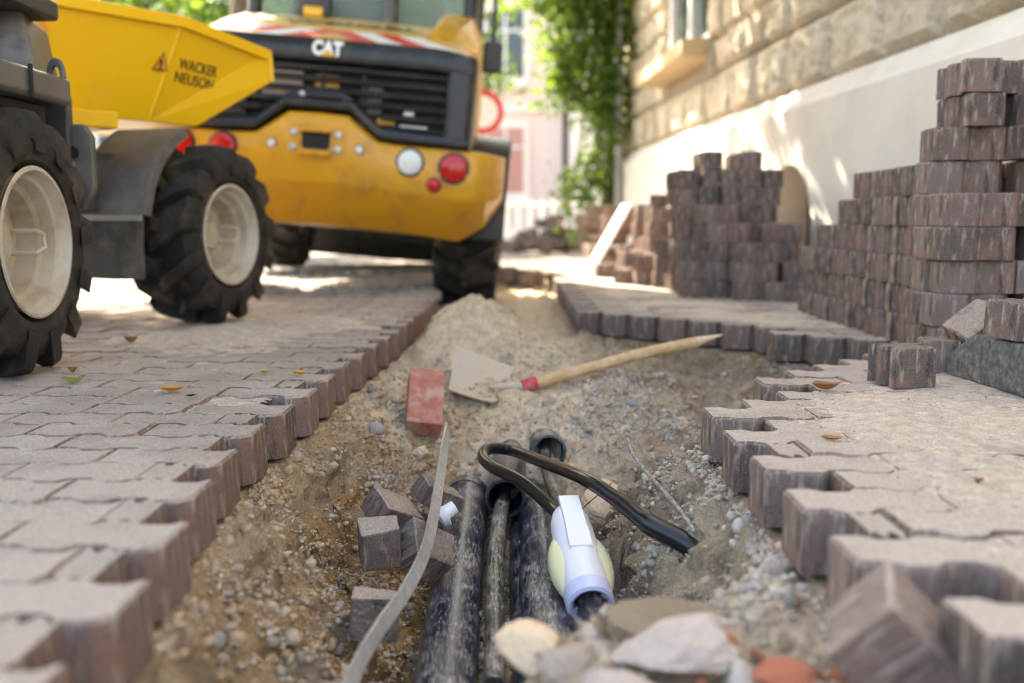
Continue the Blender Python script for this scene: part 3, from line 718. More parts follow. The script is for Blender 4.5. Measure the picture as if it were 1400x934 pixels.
def tree(name, base, trunk, blobs, nl, ls, label, mat=None, cl=.28, r0=.16, group=None, cat='tree'):
    t = tag(empty(name, base), label, cat, group); b0 = Vector(base)
    mb = MB(); pts = spline(trunk, 5); mb.tube([Vector(p) for p in pts], [r0*(1-.6*i/len(pts)) for i in range(len(pts))], 10)
    top = Vector(trunk[-1])
    for q in blobs[:9]:
        c = Vector(q[:3]) - b0; st = Vector(trunk[len(trunk)//2]).lerp(top, random.uniform(.2,1.0))
        mb.tube(spline([st, st.lerp(c,.5)+Vector((0,0,.15)), c], 4), [r0*.35*(1-.08*i) for i in range(9)], 6)
    mb.build('trunk', M['bark'], t, True)
    C = clumps(nl, blobs, cl) - np.array(b0[:])[None]
    link('crown', leaves_mesh('crown', C, ls, mat or M['leaf']), t)
    return t
GT = 'street trees along the road'
# two broad street trees on the far side of the road: they shade the near part of the site
tree('street_tree', (-5.9,7.8,-.02), [(0,0,0),(.05,.05,1.6),(.2,-.1,3.2),(.5,.0,5.2)], [(-3.9,6.7,5.4,2.6,2.4,1.5,3),(-3.2,8.4,5.6,2.4,2.0,1.5,3),(-5.3,8.5,6.6,2.8,2.6,1.6,2),(-1.9,7.1,4.9,1.9,1.7,1.1,2.2),(-4.9,5.1,5.6,2.2,1.9,1.5,2)], 15000, .26, 'broad leafy street tree across the road from the dumper', cl=.34, r0=.22, group=GT)
tree('street_tree', (-4.7,2.1,-.02), [(0,0,0),(-.05,.05,1.6),(.2,.1,3.2),(.4,.2,5.4)], [(-3.3,3.3,5.6,2.6,2.3,1.6,3),(-2.1,4.7,5.4,2,1.9,1.3,2.4),(-4.5,1.7,6.2,2.4,2.4,1.6,2),(-3.3,4.9,6.4,2.2,2,1.4,2)], 10000, .26, 'broad leafy street tree behind the dumper', cl=.34, r0=.22, group=GT)
tree('street_tree', (-2.85,10.4,-.02), [(0,0,0),(.05,.0,1.6),(.3,-.1,3.2),(.9,-.3,5.0)], [(-0.9,8.7,5.5,2,1.6,1.2,3),(0.6,8.2,5.2,1.6,1.4,1.0,2),(-1.9,8.0,5.6,1.9,1.6,1.2,2),(-0.5,6.8,5.2,1.7,1.6,1.1,2),(-.1,11.6,5.3,1.2,1.2,0.5,.45)], 11000, .25, 'leafy street tree rising behind the loader and dumper', cl=.32, r0=.2, group=GT)  # added; crown out of view is shaped to shade and dapple the house wall
# trees seen beyond the loader
tree('street_tree', (-1.9,15.5,-.02), [(0,0,0),(.05,0,1.4),(0,.1,3.0)], [(-1.2,15.0,2.9,1.1,1.0,.8,2),(-2.6,15.2,3.4,1.5,1.2,1.0,2),(-.75,14.6,2.35,.62,.6,.55,1),(-2.0,15.2,2.6,1.0,.9,.6,1),(-1.4,15.2,4.0,1.6,1.2,.9,2)], 6000, .15, 'tree with low hanging branches past the loader', cl=.2, r0=.12, group=GT)
tree('street_tree', (-5.6,14.5,-.02), [(0,0,0),(.05,0,1.4),(0,.1,2.6)], [(-4.9,13.6,2.9,1.5,1.2,.9,2),(-6.3,14.2,3.2,1.5,1.3,1.0,2),(-4.0,13.6,3.4,1.4,1.2,.9,2),(-3.6,13.0,2.6,.8,.8,.5,1)], 5000, .16, 'tree seen above the dumper skip', cl=.2, r0=.12, group=GT)
# ivy-clad tree at the far corner of the house
tree('ivy_tree', (1.18,12.0,-.02), [(0,0,0),(-.03,0,.9),(.02,.05,1.8),(-.1,.1,3.0)], [(.95,11.9,2.5,.62,.5,.7,3),(1.12,11.9,1.7,.36,.4,.55,1.6),(.75,11.9,3.2,.75,.6,.6,3),(.62,12.0,2.05,.28,.3,.4,.7),(.98,11.8,.95,.22,.25,.55,.35),(.70,12.0,.62,.12,.2,.35,.18)], 6500, .105, 'dense ivy-covered tree at the far corner of the stone house', M['ivy'], .12, .09)

# ================================================================== far end of the street
def far_house(name, x0, x1, y, h, mat, label, wins, doors=(), trim=M['cream']):
    t = tag(empty(name, ((x0+x1)/2, y, -.02)), label, 'house'); w2 = (x1-x0)/2
    mb = MB(); mb.box((0, 4, h/2), (2*w2, 8, h)); mb.build('wall', mat, t)
    mb = MB(); mb.prism([(-.4,h),(8.4,h),(4,h+2.6)], 0, -w2-.2, w2+.2); mb.build('roof', M['roof'], t)
    for zz, dp_, hh in ((.45,.09,.9),(3.35,.14,.18),(h-.15,.2,.28)): mb = MB(); mb.box((0,-dp_/2,zz),(2*w2+.02,dp_,hh)); mb.build('cornice', trim, t, False, .02)
    for (wx, wz, ww_, wh, m) in wins:
        f = MB(); f.box((wx,-.06,wz),(ww_+.3,.12,wh+.3)); fo = f.build('window', trim, t)
        g = MB(); g.box((wx,-.13,wz),(ww_,.03,wh)); g.build('pane', m, fo)
        g = MB(); g.box((wx,-.16,wz),(.07,.04,wh)); g.box((wx,-.16,wz+wh*.2),(ww_,.035,.06)); g.build('glazing_bar', M['frame_white'], fo)
        g = MB(); g.box((wx,-.16,wz-wh/2-.2),(ww_+.5,.3,.12)); g.build('sill', trim, fo)
    return t
far_house('far_house', -3.2, 1.35, 27, 7.5, M['pink'], 'pale pink house closing the street beyond the loader', [(.75,2.0,.95,1.7,M['redwood']),(-.9,2.0,.95,1.7,M['redwood']),(.75,5.0,.95,1.7,M['pane']),(-.9,5.0,.95,1.7,M['pane'])])
far_house('far_house', 1.5, 6.0, 24.5, 7.0, M['cream'], 'cream house beyond the ivy at the street end', [(-1.3,2.0,.9,1.6,M['pane']),(.2,2.0,.9,1.6,M['pane']),(-1.3,4.9,.9,1.6,M['pane']),(.2,4.9,.9,1.6,M['pane'])])
far_house('far_house', -16, -6.5, 24, 8.0, M['cream'], 'cream house behind the trees past the dumper', [(-3,2.1,1,1.7,M['pane']),(-.5,2.1,1,1.7,M['pane']),(2,2.1,1,1.7,M['pane']),(-3,5.1,1,1.7,M['pane']),(-.5,5.1,1,1.7,M['pane']),(2,5.1,1,1.7,M['pane'])])
# low white barrier fence in front of the far houses
fn = tag(empty('barrier_fence', (.4,19,-.02)), 'low white barrier fence in front of the pale pink house', 'fence')
for k in range(15): mb = MB(); mb.box((-1.6+k*.22,0,.42),(.05,.03,.84)); mb.build('slat', M['frame_white'], fn)
for zz in (.18,.72): mb = MB(); mb.box((0,.03,zz),(3.3,.03,.07)); mb.build('rail', M['frame_white'], fn)
# rubble heap of dumped pavers at the end of the works
sp_ = []
for k in range(70):
    a = random.uniform(0,6.28); r = random.random()**.6; x = .55 + r*.9*math.cos(a); y = 13.2 + r*.6*math.sin(a); sp_.append((x, y, max(-.02,(1-r)*.42*random.random()), random.uniform(0,3)))
tag(stuff_pavers('rubble_heap', sp_, PV_K[0], M['paver_stack'], None), 'dumped heap of broken blocks at the far end of the works', None, None, 'stuff')
sp_ = [(random.uniform(-.35,.25), random.uniform(7.0,8.3), random.uniform(-.12,-.05), random.uniform(0,3)) for k in range(14)]
tag(stuff_pavers('rubble', sp_, PV_K[1], M['paver_stack'], None), 'scattered broken blocks behind the loader wheel', None, None, 'stuff')
# round road sign behind the loader
sg = tag(empty('road_sign', (-.33,11.3,-.02)), 'round red-rimmed road sign on a grey post past the loader', 'road sign')
mb = MB(); mb.tube([(0,0,0),(0,0,2.0)], .03, 12); mb.build('post', M['zinc'], sg, True)
mb = MB(); mb.lathe([(-.055,0.001),(-.055,.24),(-.035,.24)], (0,0,1.62), 1, 32); dsk = mb.build('disc', M['red'], sg, True)
mb = MB(); mb.lathe([(-.058,0.001),(-.058,.175)], (0,0,1.62), 1, 32); mb.build('face', M['white'], dsk, True)
# ================================================================== rocks and debris things
def thing_mesh(name, me, loc, rot, sc, label, cat, group=None):
    return tag(link(name, me, None, loc, rot, sc), label, cat, group)
I4, I4F = ico(4)
def chunk(name, seed, mat, px, py, Y, size, rot, label, cat, cuts=7, amp=.22):
    me = rock_mesh(name, mat, seed, amp, 1.4, cuts, I4, I4F, False)
    co = np.array([v.co[:] for v in me.vertices]); co *= (1 + .05*fbm(co*1.0 + seed, 7, 3, seed))[:,None]; me.vertices.foreach_set('co', co.astype(np.float32).ravel()); me.update()
    return thing_mesh(name, me, D(px, py, Y), rot, size, label, cat)
_q = hit(812, 716)
chunk('rock', 11, M['sandstone'], 818, 682, _q.y - .05, (.068,.040,.078), (-.75,.2,.1), 'broken tan sandstone rock behind the white cable joint', 'rock', 9, .15)
chunk('brick_rubble', 21, M['mortar'], 922, 880, 1.17, (.082,.06,.036), (.35,-.08,-.25), 'mortar-smeared brick lump on top of the rubble heap', 'rubble', 8, .18)
chunk('brick_rubble', 22, M['brick_chunk'], 1085, 926, 1.12, (.05,.035,.02), (.1,.1,.3), 'bright orange-red brick splinter on the rubble heap', 'rubble', 8, .2)
chunk('brick_rubble', 23, M['brick_chunk'], 985, 892, 1.15, (.022,.03,.026), (.4,.2,.6), 'orange brick fragment beside the mortar-smeared lump', 'rubble', 6, .2)
chunk('clod', 24, M['clod'], 905, 846, 1.24, (.085,.04,.022), (.1,0,.1), 'brown earth clod on the crest of the rubble heap', 'clod', 4, .25)
chunk('rock', 25, M['stone'], 780, 905, 1.22, (.045,.04,.026), (.2,.1,.8), 'pale flat stone on the left slope of the rubble heap', 'rock', 5, .15)
chunk('rock', 26, M['sandstone'], 728, 885, 1.25, (.05,.045,.03), (.2,.3,.2), 'cream rounded stone at the heap edge next to the pipes', 'rock', 4, .15)
chunk('rock', 27, M['mortar'], 850, 938, 1.10, (.06,.035,.022), (.2,.1,.1), 'flat mortar slab under the big brick lump', 'rock', 6, .15)
chunk('rock', 28, M['stone'], 1010, 925, 1.12, (.026,.022,.018), (.2,.5,.1), 'rounded beige stone between the brick lumps', 'rock', 3, .12)
chunk('brick_rubble', 29, M['brick_chunk'], 1150, 930, 1.12, (.02,.02,.016), (.2,.5,.1), 'small red brick crumb below the tilted paver', 'rubble', 5, .2)
chunk('rock', 31, M['sandstone'], 577, 617, 2.66, (.030,.026,.024), (.3,.4,.4), 'pinkish stone below the red brick', 'rock', 6, .15)
chunk('rock', 32, M['stone'], 968, 770, 1.78, (.035,.03,.026), (.3,.2,.9), 'pale round stone under the end of the black cable', 'rock', 3, .1)

RB = [rock_mesh('rubble_piece', M[m], 60+k, .2, 1.5, 6, I3, I3F, False) for k, m in enumerate(('mortar','brick_chunk','clod','stone','mortar','sandstone','stone','clod'))]
for k in range(46):
    x, y = random.uniform(-.06,.46), random.uniform(1.08,1.42); r = random.uniform(.009,.022)
    thing_mesh('rubble_piece', RB[k % 8], (x, y, float(hz(x,y)) + r*.2), (random.uniform(0,6),random.uniform(0,6),random.uniform(0,6)), (r,r*.8,r*.65), 'small rubble piece strewn over the heap in front of the cable joint', 'rubble', 'small rubble on the heap')
# loose pavers lying around: (px, py, Y, rot, label)
def loose(px, py, Y, rot, label, mesh=None, size=(1,1,1), group=None):
    p = D(px, py, Y); o = link('paving_stone', mesh or PV_K[1], None, p, rot, size)
    m = Euler(rot).to_matrix(); o.location = p - m @ Vector((0,0,TP/2*size[2]))
    return tag(o, label, 'paving stone', group)
def cut_block(s, dims):
    rr = random.Random(s); mb = MB(); mb.box((0,0,.5),(1,1,1)); mb.v = [(x+rr.uniform(-.07,.07), y+rr.uniform(-.07,.07), z+rr.uniform(-.04,.04)) for x,y,z in mb.v]
    import bmesh
    me = bpy.data.meshes.new('cut_block'); me.from_pydata(mb.v, [], mb.f); me.update(); bm = bmesh.new(); bm.from_mesh(me)
    bmesh.ops.bevel(bm, geom=bm.edges[:], offset=.05, segments=2, affect='EDGES', profile=.6)
    bmesh.ops.subdivide_edges(bm, edges=bm.edges[:], cuts=1, use_grid_fill=True)
    for v in bm.verts: v.co += Vector([rr.uniform(-.012,.012) for _ in range(3)])
    bm.to_mesh(me); bm.free(); me.transform(Matrix.Diagonal((*dims,1))); me.materials.append(M['paver']); return me
def cutb(px, py, Y, rot, dims, label, s):
    m = Euler(rot).to_matrix(); p = D(px, py, Y) - m @ Vector((0,0,dims[2]/2))
    return tag(link('paving_stone', cut_block(s, dims), None, p, rot), label, 'paving stone')
cutb(519, 742, 1.98, (.12,-.10,.22), (.078,.085,.085), 'upright cut block in the trench leaning on a second block', 1)
cutb(535, 702, 2.13, (.5,.45,.75), (.10,.085,.065), 'tilted block behind the upright cut block in the trench', 2)
cutb(580, 755, 2.0, (.75,.55,.55), (.105,.08,.075), 'block lying on its edge against the big dusty conduit', 3)
cutb(598, 677, 2.38, (.2,.5,.5), (.10,.075,.05), 'dusty broken block by the far end of the big conduit', 4)
cutb(513, 840, 1.72, (1.45,.1,.15), (.085,.07,.08), 'block half buried under the steel strip', 5)
cutb(1222, 880, 1.10, (.22,.76,-.10), (.11,.12,.10), 'block tipped on its corner at the pavement edge by the rubble', 8)
loose(1237, 499, 2.50, (0,0,math.pi/2+.18), 'single block standing on the sand before the tall stack', PV_K[1], (.55,1.05,.98))
loose(1287, 485, 2.74, (0,0,math.pi/2-.3), 'block with a chipped corner behind the single block', PV_K[2], (.5,.95,.9))
cutb(1338, 451, 2.72, (.35,-.62,.15), (.13,.10,.10), 'ribbed block leaning against the foot of the tall stack', 12)
loose(1398, 437, 2.42, (0.05,0,.3), 'block resting on the dark concrete wedge', PV_K[0], (.5,1,.9))
# red brick
b = MB(); b.box((0,0,0), (.115,.065,.24)); o = b.build('brick', M['red_brick'], None, False, .004)
o.location = D(581, 549, 2.95); o.rotation_euler = (R_(-48), R_(8), R_(8)); o.scale = (.93,1,.86); tag(o, 'red clay brick standing tilted against the trench wall', 'brick')
# dark concrete wedge
wv = [D(1295,505,2.38), D(1345,463,2.62), D(1430,468,2.40), D(1440,560,2.14)]
p0 = G(1290,512); p1 = G(1425,552); dirv = (p1-p0).normalized(); nrm = Vector((-dirv.y, dirv.x, 0))
mb = MB(); prof = [(0,.012),(0,.05),(.13,.125),(.42,.125),(.46,.08),(.46,0),(.01,0)]
mb.loft([[tuple(p0 + dirv*a + Vector((0,0,h)) + nrm*kk) for a, h in prof] for kk in (0, .13)])
tag(mb.build('concrete_wedge', M['concrete'], None, False, .008, off=p0), 'dark grey sloped concrete piece in front of the tall stack', 'concrete block').location = p0

# ================================================================== pipes, cables, strip in the trench
def tube_obj(name, path, r, mat, label=None, cat=None, parent=None, n=14, group=None, smooth=8):
    mb = MB(); mb.tube(spline(path, smooth), r, n); o = mb.build(name, mat, parent, True)
    if label: tag(o, label, cat, group)
    return o
def hollow(name, a, b, ro, label, ribs=False):
    a, b = Vector(a), Vector(b); d = (b-a); L = d.length; t = d.normalized()
    prof = [(0,ro*.86),(0,ro),(.012,ro*1.03),(.02,ro)]
    if ribs:
        for k in range(6): prof += [(.03+k*.02,ro),(.035+k*.02,ro*1.05),(.045+k*.02,ro*1.05),(.05+k*.02,ro)]
    prof += [(L,ro),(L,ro*.86),(0,ro*.86)]
    mb = MB(); mb.lathe(prof, n=30); root = mb.build(name, M['pipe'], None, True)
    root.location = a; root.rotation_euler = t.to_track_quat('X','Z').to_euler()
    i = MB(); i.lathe([(L*.6,0.0005),(L*.6,ro*.855),(.03,ro*.855)], n=24); i.build('bore', M['dark_in'], root, True)
    tag(root, label, 'conduit', 'black cable conduits in the trench'); return root
def solidpipe(name, pts, ro, label):
    o = tube_obj(name, pts, ro, M['pipe'], label, 'conduit', n=30, group='black cable conduits in the trench'); return o
solidpipe('conduit', [D(638,655,2.70)+Vector((0,.0,-.05)), D(634,700,2.45)+Vector((0,0,-.045)), D(622,800,2.02)+Vector((0,0,-.04)), D(606,935,1.60)+Vector((0,0,-.04)), D(606,935,1.60)+Vector((.01,-.3,-.05))], .057, 'thick dust-scratched conduit on the side of the steel strip')
mb = MB(); c0 = D(638,655,2.70)+Vector((0,0,-.05)); mb.tube([c0+Vector((0,.012,0)), c0+Vector((0,-.035,-.002))], .0605, 30)
mb.build('collar', M['pipe'], bpy.data.objects['conduit'], True)
zc = -.375
solidpipe('conduit', [(.045,2.8,zc-.035),(.05,2.0,zc-.035),(.05,1.35,zc-.035)], .055, 'sand-covered lower conduit between the thin cable and the jointed conduit')
solidpipe('conduit', [D(752,700,2.42)+Vector((-.045,.4,-.06)), D(752,700,2.42)+Vector((-.02,0,-.06)), D(752,790,2.02)+Vector((-.01,0,-.05)), D(765,900,1.66)+Vector((0,0,-.05))], .056, 'conduit running directly under the white cable joint')
pe = D(691,682,2.52); hollow('conduit', pe, pe+Vector((.01,.45,.01)), .052, 'open conduit mouth with one thin cable coming out')
pe2 = D(751,618,2.82); hollow('conduit', pe2, pe2+Vector((-.02,.42,-.04)), .05, 'ribbed conduit mouth with two cables coming out', True)
# cables
tube_obj('cable', [pe+Vector((-.005,.2,-.005)), pe+Vector((-.008,0,-.012)), D(683,710,2.36), D(677,780,2.06), D(677,860,1.80), D(676,940,1.58)], .0195, M['cable'], 'dusty grey cable running out of the open conduit mouth', 'cable')
_c = hit(938, 750)
ax0 = D(777,706,2.13); ax1 = D(807,826,1.86)
tube_obj('cable', [pe2+Vector((0,.2,0)), pe2+Vector((-.012,0,-.012)), D(752,655,2.56), D(767,690,2.26), ax0+Vector((.004,-.02,0))], .018, M['cable'], 'dusty straight cable from ribbed conduit into the white joint', 'cable')
tube_obj('cable', [ax0+Vector((-.008,-.02,.0)), D(755,694,2.2), D(715,660,2.32), D(676,640,2.42), D(661,626,2.5), D(668,614,2.56), D(700,616,2.6), D(745,633,2.40), D(800,655,2.14), D(850,688,2.02), D(885,715,_c.y+.06), _c + Vector((.01,0,.004)), _c + Vector((.12,-.10,-.05))],
         [.0155]*8*8 + [.0165]*8 + [.018]*8 + [.022]*8 + [.0235]*8 + [.0235], M['cable_clean'], 'black looped cable bending back out of the joint into the bank', 'cable')
tube_obj('cable', [ax1+Vector((0,.03,0)), ax1, D(815,850,1.79), D(822,890,1.66), D(826,930,1.55)], .024, M['cable'], 'scuffed cable stub leaving the near end of the white joint', 'cable')
tube_obj('wire', [D(858,601,2.50), D(868,625,2.38), D(888,650,2.25), D(915,680,2.08), D(935,705,1.95), D(950,728,1.85)], .0052, M['wire'], 'thin grey stranded wire sticking up from the gravel', 'wire', n=8)
tube_obj('wire', [D(781,712,2.1), D(800,692,2.12), D(836,661,2.2)], .0012, M['black'], 'fine black wire end poking up from the white joint', 'wire', n=6, smooth=4)
# joint
jt = (ax1-ax0); JL = jt.length; jr = empty('cable_joint', ax0, jt.normalized().to_track_quat('X','Z').to_euler())
tag(jr, 'white and pale yellow resin cable joint lying on the conduits', 'cable joint')
mb = MB(); n = 28; rings = []
for h, rw, rh in [(-.012,.022,.022),(0,.036,.036),(.03,.044,.042),(.10,.046,.043),(.17,.046,.044),(.24,.047,.046),(.275,.048,.047),(JL+.0,.047,.046),(JL,.036,.036),(JL-.03,.033,.033)]:
    rings.append([(h, rw*math.cos(2*math.pi*k/n), rh*math.sin(2*math.pi*k/n)) for k in range(n)])
mb.loft(rings, False); mb.build('shell', M['white_plastic'], jr, True)
mb = MB()
for k in range(n):
    pass
for s in (-1, 1):
    rings = []
    for i in range(13):
        a = i/12; h = .07 + a*.20; rr = .030*math.sin(math.pi*min(1, max(0, a)))**.6 + .002
        rings.append([(h, s*.034 + rr*1.15*math.cos(2*math.pi*k/12)*.9, rr*.95*math.sin(2*math.pi*k/12)-.004) for k in range(12)])
    m2 = MB(); m2.loft(rings); m2.build('resin_pouch', M['yellow_resin'], jr, True)
mb = MB(); rings = []
for i in range(9):
    h = -.014 + i*.022; yy = .0225 if i < 6 else .024
    zt = .047 + (0.002 if 2 < i < 7 else 0)
    rings.append([(h,-yy,zt-.012),(h,-yy,zt),(h,yy,zt),(h,yy,zt-.012)])
mb.loft(rings); mb.build('tape', M['white'], jr, False, .002)
mb = MB(); mb.lathe([(JL-.02,.033),(JL+.004,.035),(JL+.008,.041),(JL+.004,.0475),(JL-.03,.049)], n=28); col_ = mb.build('collar', M['lilac_plastic'], jr, True)
for k in range(6):
    a = 2*math.pi*(k+.5)/6; mb = MB(); rad = Vector((0, math.cos(a), math.sin(a))); tn = Vector((0,-math.sin(a),math.cos(a))); c = Vector((JL+.003,0,0))
    mb.add([c+rad*.036+tn*.009, c+rad*.036-tn*.009, c+rad*.024+Vector((-.012,0,0)), c+rad*.037+tn*.009+Vector((-.004,0,0)), c+rad*.037-tn*.009+Vector((-.004,0,0))], [(0,1,2),(3,2,4),(0,2,3),(1,4,2),(0,3,4,1)])
    mb.build('tooth', M['white'], col_)
# galvanised strip
path = spline([D(612,583,2.70), D(608,612,2.52), D(602,652,2.30), D(594,700,2.06), D(582,752,1.84), D(556,806,1.64), D(520,858,1.48), D(492,905,1.36), D(472,950,1.27)], 8)
mb = MB(); rings = []
for i, p in enumerate(path):
    t = (path[min(i+1,len(path)-1)] - path[max(0,i-1)]).normalized(); a = i/len(path)
    sidev = t.cross(Vector((0,0,1))).normalized(); upv = sidev.cross(t); tw = R_(78 - 30*a - 20*math.sin(a*6))
    wv_ = (sidev*math.cos(tw) + upv*math.sin(tw))*.014; tv = (upv*math.cos(tw) - sidev*math.sin(tw))*.0017
    rings.append([p-wv_-tv, p+wv_-tv, p+wv_+tv, p-wv_+tv])
mb.loft(rings); tag(mb.build('steel_strip', M['galv'], None, True), 'galvanised flat steel earthing strip curving along the trench', 'metal strip')
# white cap
mb = MB(); mb.lathe([(0,.012),(0,.026),(.012,.03),(.016,.03),(.02,.018),(.045,.016),(.045,.012),(0,.012)], n=24)
o = mb.build('pipe_cap', M['white_plastic'], None, True, .001); o.location = D(600,708,2.24); o.rotation_euler = (.4,-.5,.4); tag(o, 'small white plastic cap beside the big conduit', 'cap')

# shovel
sv = tag(empty('shovel', D(668,520,3.3)), 'sand-covered shovel with red ferrule and splintered wooden handle', 'shovel'); off = sv.location.copy()
A_, B_, C_, E_ = D(621,480,3.52), D(613,541,3.2), D(674,554,3.12), D(702,505,3.46)
mb = MB(); n = 8; top = []; bot = []
for i in range(n+1):
    for j in range(n+1):
        a, c = i/n, j/n
        p = A_.lerp(E_, a).lerp(B_.lerp(C_, a), c); dish = (1-(2*c-1)**2)*-.018 + .01*(2*c-1)**2
        top.append(p + Vector((0,0,dish+.012*(1-a)**2))); bot.append(p + Vector((0,0,dish-.004+.012*(1-a)**2)))
fs = []; m_ = (n+1)**2
for i in range(n):
    for j in range(n):
        q = i*(n+1)+j; f = (q, q+1, q+n+2, q+n+1); fs.append(f); fs.append(tuple(m_+k for k in f[::-1]))
edge = [i*(n+1) for i in range(n+1)] + [n*(n+1)+j for j in range(1,n+1)] + [i*(n+1)+n for i in range(n-1,-1,-1)] + [j for j in range(n-1,0,-1)]
for k in range(len(edge)): a, c = edge[k], edge[(k+1)%len(edge)]; fs.append((a, c, c+m_, a+m_))
mb.add(top+bot, fs); mb.build('blade', M['blade'], sv, True, off=off)
h0 = D(716,528,3.28); h1 = D(952,468,3.46); h2 = D(986,461,3.50); nk = E_.lerp(C_, .5)
mb = MB(); mb.tube(spline([nk+Vector((-.05,0,-.003)), nk.lerp(h0,.5), h0], 4), [.008+.0012*k for k in range(9)], 12); mb.build('socket', M['blade'], sv, True, off=off)
mb = MB(); mb.tube([h0+(h0-h1).normalized()*.008, h0.lerp(h1,.07)], .0225, 14); mb.build('ferrule', M['redpaint'], sv, True, off=off)
mb = MB(); mb.tube(spline([h0, h0.lerp(h1,.3)+Vector((0,0,.004)), h0.lerp(h1,.7)+Vector((0,0,.008)), h1], 6), .0195, 16)
hd = mb.build('handle', M['wood'], sv, True, off=off)
mb = MB(); d = (h2-h1); rings = []
for k in range(7):
    t = k/6; c = h1 + d*t*1.02 + Vector((0,0,-.004*t)); r1 = .0195*(1-.93*t)
    rings.append([c + Vector((0, math.cos(a)*.0195*(1-.35*t), math.sin(a)*r1 + .012*t)) for a in [2*math.pi*q/12 for q in range(12)]])
mb.loft(rings); mb.build('splintered_end', M['rawwood'], sv, True, off=off)

# leaves on the paving
def dry_leaf(px, py, mat, size, rz, curl, label, z=.004):
    p = G(px, py, 0.0); mb = MB(); n = 6
    for sgn in (0,):
        vs = []; 
        for i in range(n+1):
            t = i/n; wd = math.sin(math.pi*t**.8)*.33*size + .0008; x = (t-.5)*size
            for s in (-1, 0, 1): vs.append((x, s*wd, abs(s)*wd*curl + (t-.5)**2*size*curl*1.3))
        fs = []
        for i in range(n):
            for s in (0,1): q = i*3+s; fs.append((q, q+3, q+4, q+1))
        mb.add(vs, fs); mb.tube([(size*.5,0,.1*size*curl),(size*.62,0,.2*size*curl)], .0008, 5)
    o = mb.build('fallen_leaf', mat, None, True); o.location = p + Vector((0,0,z)); o.rotation_euler = (random.uniform(-.1,.1),random.uniform(-.1,.1),rz); return tag(o, label, 'leaf', 'fallen leaves on the paving')
dry_leaf(100, 526, M['leaf_yellow'], .055, .3, .9, 'curled greenish leaf beside the dumper wheel')
dry_leaf(100, 520, M['leaf_brown'], .035, 1.2, 1.3, 'small brown leaf upon the curled greenish leaf', .02)
dry_leaf(236, 537, M['leaf_orange'], .06, .2, .5, 'flat orange leaf on the left paving')
dry_leaf(262, 544, M['black'], .022, .2, .5, 'dark shrivelled leaf next to the orange leaf')
dry_leaf(180, 470, M['leaf_brown'], .05, .8, 1.2, 'rust brown leaf between the dumper wheels')
dry_leaf(363, 512, M['leaf_yellow'], .03, .4, .8, 'yellow leaf scrap near the trench edge')
dry_leaf(410, 514, M['leaf_orange'], .032, .1, .8, 'orange leaf scrap at the trench edge')
dry_leaf(1130, 535, M['leaf_brown'], .075, .1, .7, 'curled rust leaf on the sandy paving by the single block')
dry_leaf(1138, 604, M['leaf_brown'], .045, -.2, .4, 'flat reddish leaf half in the sand of the right paving')
dry_leaf(1337, 664, M['leaf_brown'], .022, .5, 1.0, 'tiny brown leaf crumb on the right paving')

_q = hit(528, 918); o = dry_leaf(528, 918, M['leaf_green'], .03, .9, .8, 'small green leaf on the trench floor beside the steel strip'); o.location = _q + Vector((0,0,.012)); del o['group']
# ================================================================== stacked pavers by the house
COURSE = ['bottom', 'second', 'third', 'fourth', 'fifth', 'sixth', 'seventh', 'eighth', 'ninth']
def stone_at(x, y, z, rz, label, group):
    label = label.replace('concrete block in', 'concrete block of the ' + COURSE[min(8, int(round(z/TP)))] + ' course in') if 'heap' not in label else label
    k = random.randrange(5)
    o = link('paving_stone', PV_K[k], None, (x+random.gauss(0,.007), y+random.gauss(0,.007), z), (0,0,rz+random.gauss(0,.035)), (1,1,.985))
    return tag(o, label, 'paving stone', group)
g1 = 'blocks of the tall stack'; 
Lf = 'concrete block in the low rear rows of the tall stack'; Lt = 'concrete block in the high front end of the tall stack'
# rear rows: long axis along y, ribbed flank to the trench
cols = [(4.46,3),(4.23,4),(4.0,5),(3.78,6),(3.55,6),(3.33,6)]
for (y, n) in cols:
    for lay_ in range(n + (1 if random.random() < 0.0 else 0)):
        for c in range(3):
            stone_at(1.385 + c*WP + (0.012 if lay_ % 2 else 0), y + (.03 if lay_ % 2 else 0), lay_*TP, math.pi/2, Lf, g1)
# high front end: long axis across
for (x, y, n, r) in [(1.435,3.13,6,0),(1.665,3.13,9,0),(1.52,3.02,0,0),(1.435,3.02,5,0),(1.665,3.02,8,0),(1.89,3.13,8,0),(1.89,3.02,8,0)]:
    for lay_ in range(n):
        if wallx(y) - .02 < x + .06: continue
        stone_at(x - .05 + (.04 if lay_ % 2 and n > 6 else 0) - (.02 if lay_ > 6 else 0), y + (-.012 if lay_ % 3 == 0 else 0), lay_*TP, r, Lt, g1)
for lay_ in range(6, 9): stone_at(1.43, 3.16, lay_*TP, math.pi/2, Lt, g1) if lay_ > 6 else stone_at(1.40, 3.14, lay_*TP, 0, Lt, g1)
